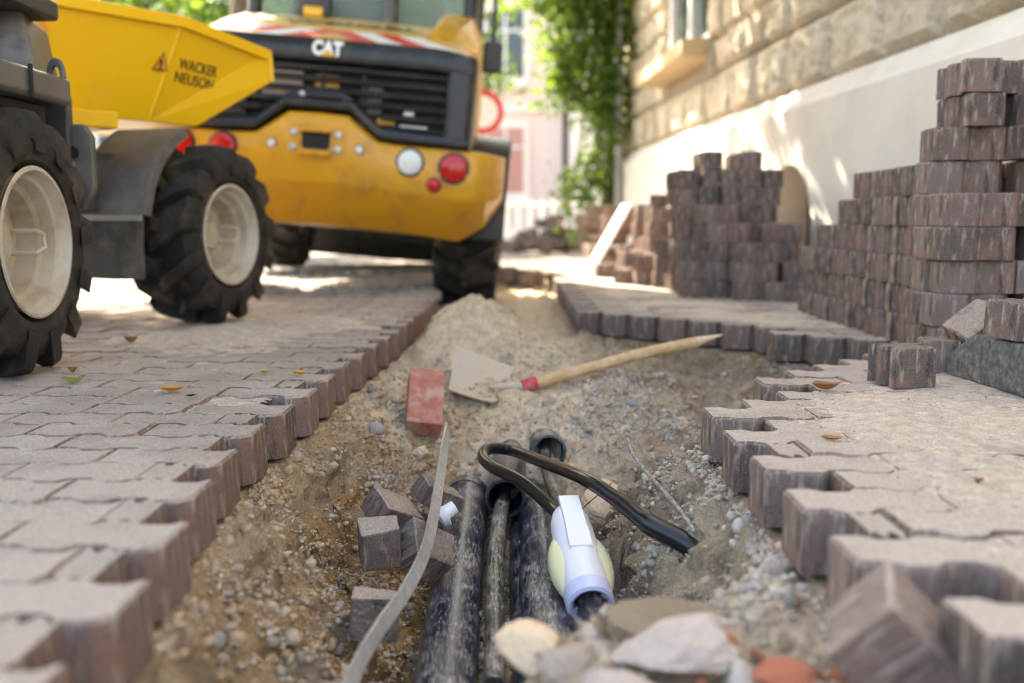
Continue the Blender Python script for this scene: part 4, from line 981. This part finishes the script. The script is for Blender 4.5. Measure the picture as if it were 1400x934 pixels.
# middle pile beyond the cellar arch
g2 = 'blocks of the pile beyond the cellar arch'; L2 = 'concrete block in the loose pile beyond the cellar window'
for ix, (x, n0) in enumerate([(1.0,7),(1.115,8),(1.23,7),(1.345,8),(1.46,7)]):
    for iy, y in enumerate([5.75, 5.98]):
        for lay_ in range(n0 - (0 if iy == 0 else random.randint(0,1))):
            stone_at(x, y, lay_*TP, math.pi/2 + random.gauss(0,.06), L2, g2)
for x, y, n, r in [(1.02,5.42,3,.1),(1.17,5.40,4,-.05),(1.33,5.36,2,.15),(1.46,5.5,4,0),(1.27,5.20,3,.05),(1.42,5.12,1,-.1),(1.50,5.2,2,.05),(1.12,5.5,5,.1),(1.3,5.54,5,.1)]:
    for lay_ in range(n): stone_at(x, y, lay_*TP, r + math.pi/2*(lay_ % 2 == 0)*0, L2, g2)
g3 = 'blocks of the far sunlit pile'; L3 = 'concrete block in the sunlit pile between cellar window pile and ivy'
for x in (.98,1.1,1.215,1.33,1.45):
    for y in (6.9,7.13,7.36):
        for lay_ in range(random.choice((3,4,5,5,6))): stone_at(x-.05*(y-6.9), y, lay_*TP, math.pi/2 + random.gauss(0,.12), L3, g3)
for x, y, n in [(.80,6.6,1),(.85,6.95,2),(.9,6.4,2),(1.0,6.2,3),(.72,7.3,1)]:
    for lay_ in range(n): stone_at(x, y, lay_*TP, random.uniform(-.3,.8), L3, g3)
g4 = 'blocks of the farthest heap'; L4 = 'concrete block in the farthest heap below the ivy'
for k in range(46):
    x, y = random.uniform(.72,1.35), random.uniform(8.6,10.2); lay_ = random.choice((0,0,1,1,2,3,4,5))
    stone_at(x, y, lay_*TP*.9, random.uniform(0,3), L4, g4)
# bright board leaning on the far heap
mb = MB(); a, b_ = D(806,369,8.2), D(857,280,8.32)
d = (b_-a); L = d.length; mb.box((0,0,L/2), (.15,.024,L)); o = mb.build('board', M['frame_white'], None, False, .003); o.location = a; o.rotation_euler = d.to_track_quat('Z','Y').to_euler()
tag(o, 'sunlit white board leaning on the far block pile', 'board')

# ================================================================== wheels
def wheel(parent, loc, rz, R, W, rr, nl, flip=False, name='wheel', lugh=.046, detail=True):
    """axle along local x, +x is the outer face"""
    w_ = empty(name, loc, (0,0,rz + (math.pi if flip else 0))); w_.parent = parent
    mb = MB(); h = W/2; Rc = R - lugh
    mb.lathe([(-h*.72,rr),(-h*.95,rr+.02),(-h*1.02,(rr+Rc)/2),(-h*.95,Rc-.03),(-h*.8,Rc-.005),(0,Rc),(h*.8,Rc-.005),(h*.95,Rc-.03),(h*1.02,(rr+Rc)/2),(h*.97,rr+.035),(h*.95,rr+.02),(h*.72,rr-.004),(h*.5,rr-.01)], n=56)
    ty = mb.build('tyre', M['tyre'], w_, True)
    lm = MB()
    for s in (-1, 1):
        for k in range(nl):
            th0 = 2*math.pi*(k + (.5 if s > 0 else 0))/nl; rings = []
            for (t, wx, ro, ri) in [(0,-.06,R,Rc-.012),(.3,.28,R,Rc-.012),(.62,.62,R-.003,Rc-.014),(.85,.92,R-.012,Rc-.03),(.97,1.03,R-.035,Rc-.05),(1.0,1.05,R-.085,Rc-.075)]:
                th = th0 + .42*t*(.75 if R < .4 else .6); dt = (.019 + .007*t)/R*1.15; x = s*wx*h
                def pt(r, a): return (x, r*math.sin(a), r*math.cos(a))
                rings.append([pt(ri, th-dt*1.5), pt(ro, th-dt), pt(ro, th+dt), pt(ri, th+dt*1.5)])
            lm.loft(rings)
    lm.build('tread', M['tyre'], w_, True, .003, 1)
    mb = MB(); o = h*.97
    mb.lathe([(-h*.7,rr*.9),(o-.02,rr-.012),(o-.004,rr+.004),(o,rr+.0),(o,rr-.008),(o-.03,rr-.02),(o-.035,rr-.03),(o-.07,rr-.036),(o-.075,rr-.055),(o-.13,rr-.065),(o-.135,rr*.55),(o-.115,rr*.5),(o-.117,rr*.30),(o-.10,rr*.28),(o-.098,.001)], n=48)
    rm = mb.build('rim', M['rim'], w_, True)
    if detail:
        for k in range(6):
            a = 2*math.pi*k/6; mb = MB(); mb.lathe([(o-.135,.013),(o-.115,.013),(o-.113,.001)], (0, rr*.44*math.cos(a), rr*.44*math.sin(a)), 0, 8); mb.build('bolt', M['alu'], w_)
        mb = MB(); c = (o-.05, rr*.0, -.0); mb.tube([(o-.12,.055,-.03),(o-.035,.055,-.03),(o-.03,.095,-.015),(o-.035,.10,.02),(o-.035,.055,.03),(o-.12,.055,.03)], .007, 8); mb.build('lashing_eye', M['rim'], w_, True)
    return w_

# ================================================================== dumper (left)
dp0 = Vector((-1.65, 3.3, 0)); dm_ = tag(empty('dumper', dp0), 'yellow skip dumper with cream wheel rims parked beside the trench', 'dumper')
def L(p): return Vector(p) - dp0
WR, WW = .36, .27
wheel(dm_, L((-1.262-WW/2, 2.68, WR-.002)), 0, WR, WW, .20, 13)
wa = R_(-16); wd = Vector((math.cos(wa), math.sin(wa), 0))
wc = Vector((-1.125, 4.05, WR-.002)) - wd*(WW/2)
wheel(dm_, L(wc), wa, WR, WW, .20, 13)
wheel(dm_, L((-2.25+WW/2, 2.72, WR-.002)), math.pi, WR, WW, .20, 13, detail=False)
wheel(dm_, L(wc - wd*.95 ), wa+math.pi, WR, WW, .20, 13, detail=False)
# skip
av = Vector((.68,.733,0)); nv = Vector((-.733,.68,0))
pc = Vector((-1.32,4.137,0)); pk = pc - av*1.05; plp = Vector((-1.07,4.50,0)); SW = .95; dl = (plp-pc).dot(nv)
zt_c = D(264,24,4.137).z; zt_l = D(376,70,4.5).z; zl_b = D(380,112,4.5).z; zt_k = zt_c + .02; zb = D(218,166,4.1).z
def P3(p, z): return Vector((p.x, p.y, z))
Rt = [P3(pk,zt_k), P3(pc,zt_c), P3(plp,zt_l), P3(plp + av*.01,zl_b)]
bk = pk + nv*.1 + av*.16; bc = pc + nv*.1 - av*.12; bf = pc + nv*.1 + av*.10
Rb = [P3(bk,zb), P3(bc,zb), P3(bf,zb-.002)]
def mir(p, dw=0.0):
    c = pc + nv*(SW/2); d = (Vector((p.x,p.y,0))-c).dot(nv); q = Vector((p.x,p.y,0)) - nv*2*d; return Vector((q.x,q.y,p.z))
Lt_ = [mir(p) for p in Rt]; Lb_ = [mir(p) for p in Rb]
vs = Rt + Rb + Lt_ + Lb_
f = [(0,1,5,4),(1,2,3,6,5),(7,11,12,8),(8,12,13,10,9),(4,5,12,11),(5,6,13,12),(6,3,10,13),(0,4,11,7)]
mb = MB(); mb.add(vs, f); sk = mb.build('skip', M['yellow'], dm_, False, 0, off=dp0)
so = sk.modifiers.new('thick','SOLIDIFY'); so.thickness = .014; so.offset = -1
bvm = sk.modifiers.new('bevel','BEVEL'); bvm.width = .01; bvm.segments = 2; bvm.angle_limit = R_(12); bvm.limit_method = 'ANGLE'
def band(pts, wd_, th, nm, mat, parent, off):
    mb = MB(); rings = []
    for i, p in enumerate(pts):
        t = (pts[min(i+1,len(pts)-1)] - pts[max(i-1,0)]).normalized(); o_ = t.cross(Vector((0,0,1))).normalized(); u_ = o_.cross(t)
        rings.append([p + o_*th - u_*wd_, p + o_*th + u_*.004, p - o_*.012 + u_*.004, p - o_*.012 - u_*wd_])
    mb.loft(rings); return mb.build(nm, mat, parent, False, .004, off=off)
band([Rt[0], Rt[1], Rt[2]], .042, .012, 'rim_fold', M['yellow'], sk, dp0)
band([Lt_[2], Lt_[1], Lt_[0]], .042, .012, 'rim_fold', M['yellow'], sk, dp0)
# vertical fold at the spout
mb = MB(); e1, e2 = Rt[2], Rt[3]; mb.tube([e1+Vector((0,0,.002)), e2], .014, 8); mb.build('spout_edge', M['yellow'], sk, True, off=dp0)
# raised crease strip
mb = MB(); mb.tube([Rt[1].lerp(Rb[1],.08), Rb[1]], .006, 8); mb.build('crease', M['yellow'], sk, True, off=dp0)
# lettering on the spout panel
n2 = (Rt[2]-Rt[1]).cross(Rb[1]-Rt[1]).normalized()
if n2.dot(Vector((0,-1,0))) < 0: n2 = -n2
def onp(px, py, base=Rt[1], n_=None, lift=.003):
    n_ = n_ or n2; return RP(px, py, base, n_) + n_*lift
def decal_text(s, x0, y0, x1, y1, px_h, base, n_, mat, parent, nm, bold=.0, sx=1.0):
    a, b_ = onp(x0,y0,base,n_), onp(x1,y1,base,n_); mid = a.lerp(b_,.5); r = (b_-a); up = n_.cross(r).normalized()
    if up.z < 0: up = -up
    o = text(nm, s, 1.0, (0,0,0), (1,0,0), (0,1,0), mat, parent, bold=bold, ext=.002)
    me = o.data; xs = [v.co.x for v in me.vertices]; ys = [v.co.y for v in me.vertices]; wd0 = max(xs)-min(xs); h0_ = max(ys)-min(ys); cx = (max(xs)+min(xs))/2; cy = (max(ys)+min(ys))/2
    hh = px_h; R1 = r.normalized(); n3 = R1.cross(up)
    for v in me.vertices:
        q = mid + R1*((v.co.x-cx)/wd0*r.length) + up*((v.co.y-cy)/h0_*hh) + n3*(v.co.z*.5); v.co = q - dp0 if parent_off is None else parent_off(q)
    me.update(); return o
parent_off = None
decal_text('WACKER', 245, 86, 296, 99, .043, Rt[1], n2, M['black'], sk, 'lettering', .0)
decal_text('NEUSON', 239, 104, 291, 117, .043, Rt[1], n2, M['black'], sk, 'lettering', .0)
n1_ = (Rt[1]-Rt[0]).cross(Rb[0]-Rt[0]).normalized(); n1_ = n1_ if n1_.y < 0 else -n1_
tri = [onp(224,71,Rt[0],n1_), onp(207,95,Rt[0],n1_), onp(229,98,Rt[0],n1_)]; cen = (tri[0]+tri[1]+tri[2])/3
def flat(name, pts, mat, parent, off, n_, th=.001):
    mb = MB(); mb.loft([[p for p in pts],[p + n_*th for p in pts]]); return mb.build(name, mat, parent, off=off)
wt = flat('warning_triangle', tri, M['black'], sk, dp0, n1_); flat('triangle_face', [cen + (p-cen)*.8 for p in tri], M['orange'], wt, dp0, n1_, .0025)
decal_text('!', 217.5, 88, 221.5, 89, .045, Rt[0]+n1_*.003, n1_, M['black'], sk, 'exclamation_mark', .03)
st = [onp(33,22,Rt[0],n1_), onp(60,20,Rt[0],n1_), onp(69,66,Rt[0],n1_), onp(46,67,Rt[0],n1_)]; stk_ = flat('sticker', st, M['orange'], sk, dp0, n1_)
mb = MB()
for a, b_ in (((39,42),(46,50)),((42,52),(48,44)),((55,48),(65,56)),((57,57),(63,46)),((40,46),(48,55))): mb.tube([onp(*a,Rt[0],n1_,.005), onp(*b_,Rt[0],n1_,.005)], .0028, 6)
mb.build('scribble', M['black'], sk, False, off=dp0)
# frame below the skip
mb = MB(); c = (Rb[0]+Lb_[0])/2
def lb(c, d, nm, mat, rz=0, bev=.006):
    mb = MB(); mb.box((0,0,0), d); o = mb.build(nm, mat, dm_, False, bev); o.location = L(c); o.rotation_euler = (0,0,rz); return o
lb((-1.68,3.62,.775), (.32,.42,.06), 'skip_cradle', M['yellow'], -.75)
lb((-1.78,3.95,.56), (.6,.34,.22), 'front_chassis', M['dark_steel'], wa)
lb((-1.70,4.13,.36), (.72,.12,.12), 'front_axle', M['dark_steel'], wa)
lb((-1.76,2.70,.36), (.75,.12,.12), 'rear_axle', M['dark_steel'])
lb((-1.80,2.70,.60), (.62,1.1,.34), 'rear_chassis', M['dark_steel'])
lb((-1.75,3.38,.50), (.16,.5,.3), 'articulation_joint', M['dark_steel'])
# hitch bracket plate beside the rear wheel
mb = MB(); mb.prism([(-.10,-.1),(.02,-.12),(.055,-.06),(.055,.10),(.03,.135),(-.10,.135)], 1, -.02, .02); o = mb.build('bracket', M['grey_steel'], dm_, False, .006); o.location = L(D(105,232,3.08)); o.rotation_euler = (0,0,.15)
mb = MB(); mb.tube([(0,-.035,.05),(0,.03,.05)], .018, 14); q = mb.build('pin', M['dark_in'], dm_, True); q.location = o.location
mb = MB(); mb.tube(spline([(.0,-.03,.02),(.012,-.05,-.02),(-.008,-.05,-.06),(.02,-.04,-.1)],5), .008, 8); q = mb.build('hose', M['grey_steel'], dm_, True); q.location = o.location
fz0 = D(97,146,2.93).z
lb(D(88,190,3.0)+Vector((-.05,.05,-.02)), (.10,.04,.30), 'frame_post', M['dark_steel'])
lb((-1.50,2.62,fz0-.045), (.34,.56,.09), 'underdeck', M['dark_in'])
# deck / rear mudguard over the rear wheel
fz = D(97,146,2.93).z
mb = MB(); mb.prism([(-.42,0),(0,0),(.012,.012),(.012,.072),(0,.078),(-.42,.078)], 1, 1.95, 2.93)
o = mb.build('rear_mudguard', M['grey_steel'], dm_, False, .006); o.location = (L((-1.28,0,0)).x, -dp0.y, fz - .0)
lb((-1.264,2.68,fz+.04), (.008,.012,.085), 'plate_seam', M['dark_in'], 0, 0)
# lifting eye on the deck
ec = D(77,104,2.92); mb = MB(); rings = []
for k in range(21):
    a = math.pi*2*k/20; rings.append([(0.006*sg_, (r_)*math.cos(a)*.72, (r_)*math.sin(a)*1.05) for sg_, r_ in ((-1,.026),(1,.026),(1,.048),(-1,.048))])
mb.loft(rings, False); o = mb.build('lifting_eye', M['grey_steel'], dm_, True, .002); o.location = L(ec); o.rotation_euler = (0,0,R_(65))
lb(ec+Vector((0,0,-.05)), (.012,.075,.04), 'eye_foot', M['grey_steel'], R_(65), .002)
# operator console
cA, cB, cC, cD = D(-60,100,2.85), D(54,112,2.85), D(28,8,2.95), D(-60,-20,2.95)
mb = MB(); dv = Vector((-.10,.38,0)); mb.loft([[cA,cB,cC,cD],[cA+dv,cB+dv,cC+dv,cD+dv]]); mb.build('console', M['grey_steel'], dm_, False, .02, 3, off=dp0)
mb = MB(); mb.box((0,0,0),(.2,.3,.06)); o = mb.build('console_cap', M['plastic_black'], dm_, False, .015, 3); o.location = L(D(2,2,2.95)); 
mb = MB(); mb.box((0,0,0),(.5,.5,.12)); o = mb.build('seat', M['plastic_black'], dm_, False, .04, 3); o.location = L((-1.85,2.3,1.0))
mb = MB(); mb.tube(spline([(-1.5,2.1,.8),(-1.5,2.1,1.9),(-1.6,2.1,2.05),(-2.1,2.1,2.05),(-2.2,2.1,1.9),(-2.2,2.1,.8)],6), .03, 12); mb.build('roll_bar', M['grey_steel'], dm_, True, off=dp0)
lb((-1.85,2.35,.85), (.6,.9,.25), 'engine_cover', M['yellow'], 0, .03)
# front mudguard: curved top sheet plus hanging rubber flap
wcx = wc + Vector((-.0,0,0)); ax = wd; bk_ = Vector((wd.y, -wd.x, 0)); bk_ = bk_ if bk_.y < 0 else -bk_
def mg(a, r, s): return wc + ax*s + bk_*(r*math.cos(a)) + Vector((0,0,r*math.sin(a)))
mb = MB(); s0, s1 = WW/2-.40, WW/2-.10; ang = [R_(10 + 58*k/14) for k in range(15)]
mb.loft([[mg(a,.445,s0), mg(a,.445,s1), mg(a,.438,s1), mg(a,.438,s0)] for a in ang]); fm = mb.build('front_mudguard', M['grey_steel'], dm_, True, off=dp0)
mb = MB(); mb.loft([[mg(a,.45,s1-.004), mg(a,.45,s1+.006), mg(a,.405,s1+.006), mg(a,.405,s1-.004)] for a in ang]); mb.build('edge_fold', M['grey_steel'], fm, False, .002, off=dp0)
e_ = ang[0]; t0 = mg(e_,.452,s0); t1 = mg(e_,.452,s1)
mb = MB(); dn = Vector((0,0,-.235)); mb.loft([[t0,t1,t1+bk_*-.008,t0+bk_*-.008],[t0+dn*.5+bk_*.008,t1+dn*.5+bk_*.008,t1+dn*.5,t0+dn*.5],[t0+dn+bk_*.004,t1+dn+bk_*.004,t1+dn-bk_*.004,t0+dn-bk_*.004]]); mb.build('mud_flap', M['flap'], dm_, False, off=dp0)
mb = MB(); q0, q1 = t0+bk_*.004+Vector((0,0,.0)), t1+bk_*.004; mb.loft([[q0,q1,q1+Vector((0,0,-.022)),q0+Vector((0,0,-.022))],[q0+bk_*.006,q1+bk_*.006,q1+bk_*.006+Vector((0,0,-.022)),q0+bk_*.006+Vector((0,0,-.022))]]); mb.build('clamping_bar', M['alu'], dm_, False, off=dp0)

# ================================================================== wheel loader (centre left)
LY = 5.4; s_ = LY/1361.0; LCX = 435
ld = tag(empty('wheel_loader', ((LCX-700)*s_ - .065, LY, -.012), (0, R_(4.9), 0)), 'ochre wheel loader seen from behind with black engine grille', 'wheel loader')
def lx(px): return (px-LCX)*s_
def lz(px, py): return .42 + (300 - (py - .09*(px-LCX)))*s_ + .012
# counterweight
topz = lambda x: float(np.interp(abs(x), [0,.16,.33,.45,.86,1.01], [1.005,1.0,.878,.87,.868,.862]))
arcz = lambda x: float(np.interp(abs(x), [0,.35,.7,.9,1.01], [.635,.625,.592,.60,.66]))
botz = lambda x: float(np.interp(abs(x), [0,.55,.78,.92,1.01], [.40,.39,.372,.468,.62]))
pys = lambda x: .0 if abs(x) < .84 else ((abs(x)-.84)/.17)**2*.22
xs = sorted(set([round(v,4) for v in list(np.linspace(-1.01,1.01,46)) + [.16,.33,-.16,-.33,.92,-.92,.86,-.86,.97,-.97]]))
mb = MB(); rings = []
for x in xs:
    y = pys(x); t, a, b_ = topz(x), arcz(x), botz(x)
    rings.append([(x*.985,y+.95,t),(x,y+.05,t),(x,y+.018,t-.006),(x,y,t-.028),(x,y-.01,(t+a)/2),(x,y,a+.02),(x,y+.012,a),(x,y+.035,a-.02),(x,y+.24,b_+.01),(x,y+.27,b_),(x*.985,y+.95,b_+.05)])
mb.loft(rings); cwt = mb.build('counterweight', M['cat_yellow'], ld, True)
# hitch plate with bolts
hx, hz_ = lx(435), lz(435,195)
def rrect(cx, cz, w, h, r, n=5):
    out = []
    for (sx, sz, a0) in ((1,1,0),(-1,1,90),(-1,-1,180),(1,-1,270)):
        for k in range(n+1): a = R_(a0+90*k/n); out.append((cx+sx*(w/2-r)+r*math.cos(a), cz+sz*(h/2-r)+r*math.sin(a)))
    return out
mb = MB(); mb.prism(rrect(hx,hz_,.325,.175,.045), 1, -.012, .0); hp = mb.build('hitch_plate', M['cat_yellow'], ld, False, .006)
mb = MB(); mb.prism(rrect(hx,hz_+.01,.15,.105,.02), 1, -.016, -.0125); mb.build('hitch_recess_shade', M['dark_in'], hp)  # flat near-black plate on the face; shade of a recess painted as colour
mb = MB(); mb.box((hx,-.03,hz_+.055),(.16,.05,.02)); mb.box((hx,-.03,hz_-.062),(.17,.06,.028)); mb.build('hitch_jaw', M['cat_yellow'], hp, False, .005)
def disc(cx, cz, r, y0, y1, nm, mat, par, dome=.3):
    mb = MB(); mb.lathe([(y0,r),(y1+(y0-y1)*dome,r),(y1,r*.75),(y1-.002,.001)], (cx,0,cz), 1, 24); return mb.build(nm, mat, par, True)
for dx in (-.118,.118):
    for dz in (-.038,.038): disc(hx+dx, hz_+dz, .022, -.01, -.03, 'bolt', M['alu'], hp)
for px, py in ((376,197),(494,207)): 
    a, b_ = lx(px), lz(px,py); disc(a, b_, .028, .0, -.012, 'reflector_rim', M['dark_steel'], ld); disc(a, b_, .021, -.0125, -.022, 'reflector', M['lens_white'], ld)
def lamp(px, py, r, mat, nm):
    a, b_ = lx(px), lz(px,py); bz = disc(a, b_, r*1.22, .0, -.012, nm, M['plastic_black'], ld); disc(a, b_, r, -.013, -.035, 'lens', mat, bz); return bz
lamp(563, 224, .064, M['lens_white'], 'reversing_lamp'); lamp(622, 232, .071, M['lens_red'], 'tail_lamp'); lamp(597,254,.034,M['lens_red'],'rear_reflector')
lamp(311, 200, .064, M['lens_red'], 'reversing_lamp'); lamp(252,196,.071,M['lens_red'],'tail_lamp'); lamp(273,222,.034,M['lens_red'],'rear_reflector')
# grille housing
ZG0, ZG1, GH = .88, 1.275, .70
mb = MB(); rings = []
for x in np.linspace(-.80,.80,25):
    cr = .0 if abs(x) < .6 else ((abs(x)-.6)/.2)**2*.035; yb = ((x/.8)**2)*.03
    rings.append([(x,yb+.055,ZG1-.005-cr),(x,yb+.012,ZG1+.0-cr),(x,yb+.0,ZG1+.03-cr),(x,yb+.012,ZG1+.085-cr),(x,yb+.05,ZG1+.118-cr),(x,yb+.16,ZG1+.128-cr),(x,yb+.16,ZG1-.005-cr)])
mb.loft(rings); gf = mb.build('grille_header', M['plastic_black'], ld, True)
for s in (-1,1):
    mb = MB(); mb.prism([(s*.665,.06),(s*.69,.03),(s*.79,.035),(s*.82,.07),(s*.82,.35),(s*.70,.35),(s*.68,.12)], 2, ZG0, ZG1+.09); mb.build('grille_side', M['plastic_black'], ld, True, .01)
for k in range(7):
    z = ZG1 - .038 - k*.0575; lim = .68
    segs = [(-lim,lim)] if z > 1.06 else ([(-lim,-.27-(1.06-z)*1.0),(.27+(1.06-z)*1.0,lim)])
    for a, b_ in segs:
        if b_-a < .05: continue
        mb = MB(); mb.loft([[(x,.035+.03*(x/.7)**2,z-.008),(x,.03+.03*(x/.7)**2,z+.008),(x,.045+.03*(x/.7)**2,z+.018),(x,.085+.03*(x/.7)**2,z+.008),(x,.085+.03*(x/.7)**2,z-.01)] for x in np.linspace(a,b_,11)]); mb.build('grille_bar', M['plastic_black'], ld, False)
for x in (-.42,.22,.0): mb = MB(); mb.box((x,.10,1.11),(.02,.02,.36)); mb.build('grille_post', M['plastic_black'], ld)
# lower border that follows the counterweight's raised centre
bp = [(-.82,.895),(-.45,.905),(-.33,.915),(-.17,1.045),(.17,1.045),(.33,.915),(.45,.905),(.82,.895)]
mb = MB(); mb.loft([[(x,-.004,z-.022),(x,-.016,z),(x,-.004,z+.03),(x,.09,z+.034),(x,.09,z-.022)] for x, z in bp]); lbd = mb.build('grille_border', M['plastic_black'], ld, False, .006)
mb = MB(); mb.loft([[(x,-.006,1.065),(x,-.02,1.075),(x,-.006,z),(x,.08,z),(x,.08,1.065)] for x, z in [(-.19,1.075),(-.13,1.112),(.13,1.112),(.19,1.075)]]); mb.build('latch_housing', M['plastic_black'], lbd, False, .006)
mb = MB(); mb.tube([(-.05,-.022,1.088),(.12,-.022,1.088)], .014, 10); mb.build('handle', M['plastic_black'], lbd, True)
disc(-.085, 1.09, .014, -.012, -.026, 'lock', M['alu'], lbd)
mb = MB(); mb.box((0,.27,1.085),(1.42,.3,.42)); mb.build('engine_bay_shade', M['dark_in'], ld)  # solid near-black box; shade behind the grille is put into its colour
for x, z, w_, h_, m in ((-.22,1.14,.22,.16,M['beige']),(.02,1.16,.13,.1,M['cat_yellow']),(.28,1.1,.09,.16,M['grey_steel']),(.47,1.05,.06,.05,M['alu']),(.50,.97,.16,.03,M['alu']),(.35,.99,.1,.04,M['cat_yellow']),(-.5,1.02,.14,.1,M['grey_steel'])):
    mb = MB(); mb.box((x,.108,z),(w_,.02,h_)); mb.build('engine_part', m, ld, False, .008)
# hood
hood_y = [.13,.30,.62,1.0,1.2]; hood_z = [1.388,1.455,1.56,1.665,1.70]
mb = MB(); rings = []
for y, z in zip(hood_y, hood_z):
    k = 1.0; rings.append([(-.80,y,.90),(-.815,y,1.22),(-.79,y,z-.07),(-.70,y,z-.012),(-.4,y,z),(0,y,z+.008),(.4,y,z),(.70,y,z-.012),(.79,y,z-.07),(.815,y,1.22),(.80,y,.90)])
mb.loft(rings); hd_ = mb.build('hood', M['hood_yellow'], ld, True, .0)
mb = MB(); mb.loft([[(.50,y,z-.0),(.56,y,z+a),(.72,y,z+a-.02),(.80,y,z-.06)] for y,z,a in ((.42,1.495,.0),(.62,1.56,.06),(.95,1.65,.10),(1.2,1.70,.10))]); mb.build('hood_fairing', M['cat_yellow'], ld, True)
def hz2(y): return float(np.interp(y, hood_y, hood_z))
# red and white warning stripes on the hood edge
def stripe(x0, x1, k, m, sl):
    y0, y1 = .14, .40; mb = MB(); pts = [(x0,y0),(x1,y0),(x1+sl,y1),(x0+sl,y1)]
    pts = [(max(-.7,min(.7,x)), y) for x, y in pts]
    mb.loft([[(x, y, hz2(y)+.006+.006*(1-abs(x)/.7)) for x, y in pts],[(x, y, hz2(y)+.0015) for x, y in pts]]); mb.build('warning_stripe', m, ld)
for k in range(4):
    a = .16 + k*.135; stripe(a, a+.135, k, M['red'] if k % 2 == 0 else M['white'], -.22)
    stripe(-a-.135, -a, k, M['red'] if k % 2 == 0 else M['white'], .22)
up_h = Vector((0,.32,.105)).normalized()
parent_off = None
t = text('lettering', 'WEIGEL', .15, (.05,.62,hz2(.62)+.016), (1,0,0), up_h, M['plastic_black'], ld, bold=.004, sx=1.55)
t = text('emblem', 'CAT', .10, (.03,-.004,ZG1+.056), (1,0,0), (0,.12,1), M['white'], ld, bold=.006, sx=.80)
mb = MB(); mb.loft([[(-.01,-.010,ZG1+.018),(.075,-.010,ZG1+.018),(.032,-.008,ZG1+.055)],[(-.01,-.004,ZG1+.018),(.075,-.004,ZG1+.018),(.032,-.003,ZG1+.055)]]); mb.build('emblem_triangle', M['cat_yellow'], ld)
# cab
cy0, cy1, cz0, cz1, cwd = 1.22, 2.45, 1.62, 2.75, .70
for x in (-cwd, cwd):
    mb = MB(); mb.tube([(x,cy0,1.1),(x*.98,cy0+.05,cz1)], .045, 10); mb.build('cab_pillar', M['plastic_black'], ld, True)
    mb = MB(); mb.tube([(x,cy1,1.0),(x*.98,cy1-.1,cz1)], .045, 10); mb.build('cab_pillar', M['plastic_black'], ld, True)
mb = MB(); mb.box((0,cy0+.03,(cz0+cz1)/2),(2*cwd-.08,.008,cz1-cz0)); mb.build('rear_window', M['cabglass'], ld)
for s in (-1,1): mb = MB(); mb.box((s*cwd,(cy0+cy1)/2,(1.3+cz1)/2),(.008,cy1-cy0-.1,cz1-1.35)); mb.build('side_window', M['cabglass'], ld)
mb = MB(); mb.box((0,cy1-.05,(cz0+cz1)/2),(2*cwd-.08,.008,cz1-cz0)); mb.build('front_window', M['cabglass'], ld)
mb = MB(); mb.box((0,(cy0+cy1)/2,cz1+.05),(2*cwd+.1,cy1-cy0+.2,.12)); mb.build('cab_roof', M['cat_yellow'], ld, False, .03)
mb = MB(); mb.box((0,(cy0+cy1)/2,1.25),(2*cwd-.02,cy1-cy0,.75)); mb.build('cab_base', M['plastic_black'], ld, False, .02)
mb = MB(); mb.box((-.1,1.75,1.85),(.45,.16,.5)); mb.build('driver_seat', M['plastic_black'], ld, False, .05)
mb = MB(); mb.tube([(.2,1.12,1.66),(.2,1.12,2.3),(.2,1.2,2.4)], .05, 14); mb.build('exhaust', M['grey_steel'], ld, True)
mb = MB(); mb.box((-.28,1.12,1.76),(.2,.08,.14)); mb.build('wiper_motor', M['plastic_black'], ld, False, .01)
mb = MB(); mb.box((-.28,1.07,1.71),(.12,.06,.06)); mb.build('work_lamp', M['yellow'], ld, False, .01)
mb = MB(); mb.tube(spline([(.74,1.3,2.0),(.84,1.25,1.95),(.86,1.25,1.62)],5), .014, 8); mr = mb.build('mirror_arm', M['plastic_black'], ld, True)
mb = MB(); mb.box((.86,1.24,1.55),(.12,.05,.2)); mb.build('mirror', M['plastic_black'], mr, False, .015)
# side skirt, fenders, chassis
mb = MB(); mb.box((0,.95,.72),(1.0,1.6,.3)); mb.build('chassis', M['dark_steel'], ld)
mb = MB(); mb.box((0,2.6,.62),(.7,1.8,.3)); mb.build('front_chassis', M['dark_steel'], ld)
LR, LW = .50, .375; tx = 1.0 - LW/2 - .0
for s in (-1,1):
    mb = MB(); c = (tx*s, 1.02, .47); an = [R_(a) for a in np.linspace(-8,120,13)]
    mb.loft([[(c[0]-.20,c[1]-(LR+.06)*math.cos(a),c[2]+(LR+.06)*math.sin(a)),(c[0]+.22,c[1]-(LR+.06)*math.cos(a),c[2]+(LR+.06)*math.sin(a)),(c[0]+.22,c[1]-(LR+.035)*math.cos(a),c[2]+(LR+.035)*math.sin(a)),(c[0]-.20,c[1]-(LR+.035)*math.cos(a),c[2]+(LR+.035)*math.sin(a))] for a in an]); mb.build('fender', M['plastic_black'], ld, True, .008)
    wheel(ld, (tx*s, 1.02, .455), 0 if s > 0 else math.pi, LR, LW, .26, 17, detail=False)
    wheel(ld, (tx*s, 2.95, .475), 0 if s > 0 else math.pi, LR, LW, .26, 17, detail=False)
for y, z in ((1.02,.455),(2.95,.475)): mb = MB(); mb.box((0,y,z),(1.5,.16,.16)); mb.build('axle', M['dark_steel'], ld, False, .03)
# bucket in front
mb = MB(); prof = [(3.55,.25),(3.5,.6),(3.6,.85),(3.62,.85),(3.53,.6),(3.58,.28),(3.75,.10),(4.3,.08),(4.3,.06),(3.72,.07)]
mb.prism(prof, 0, -1.0, 1.0); mb.build('bucket', M['dark_steel'], ld)
for s in (-.35,.35): mb = MB(); mb.tube([(s,2.4,1.2),(s,3.2,.9),(s,3.6,.5)], .07, 8); mb.build('lift_arm', M['cat_yellow'], ld, True)
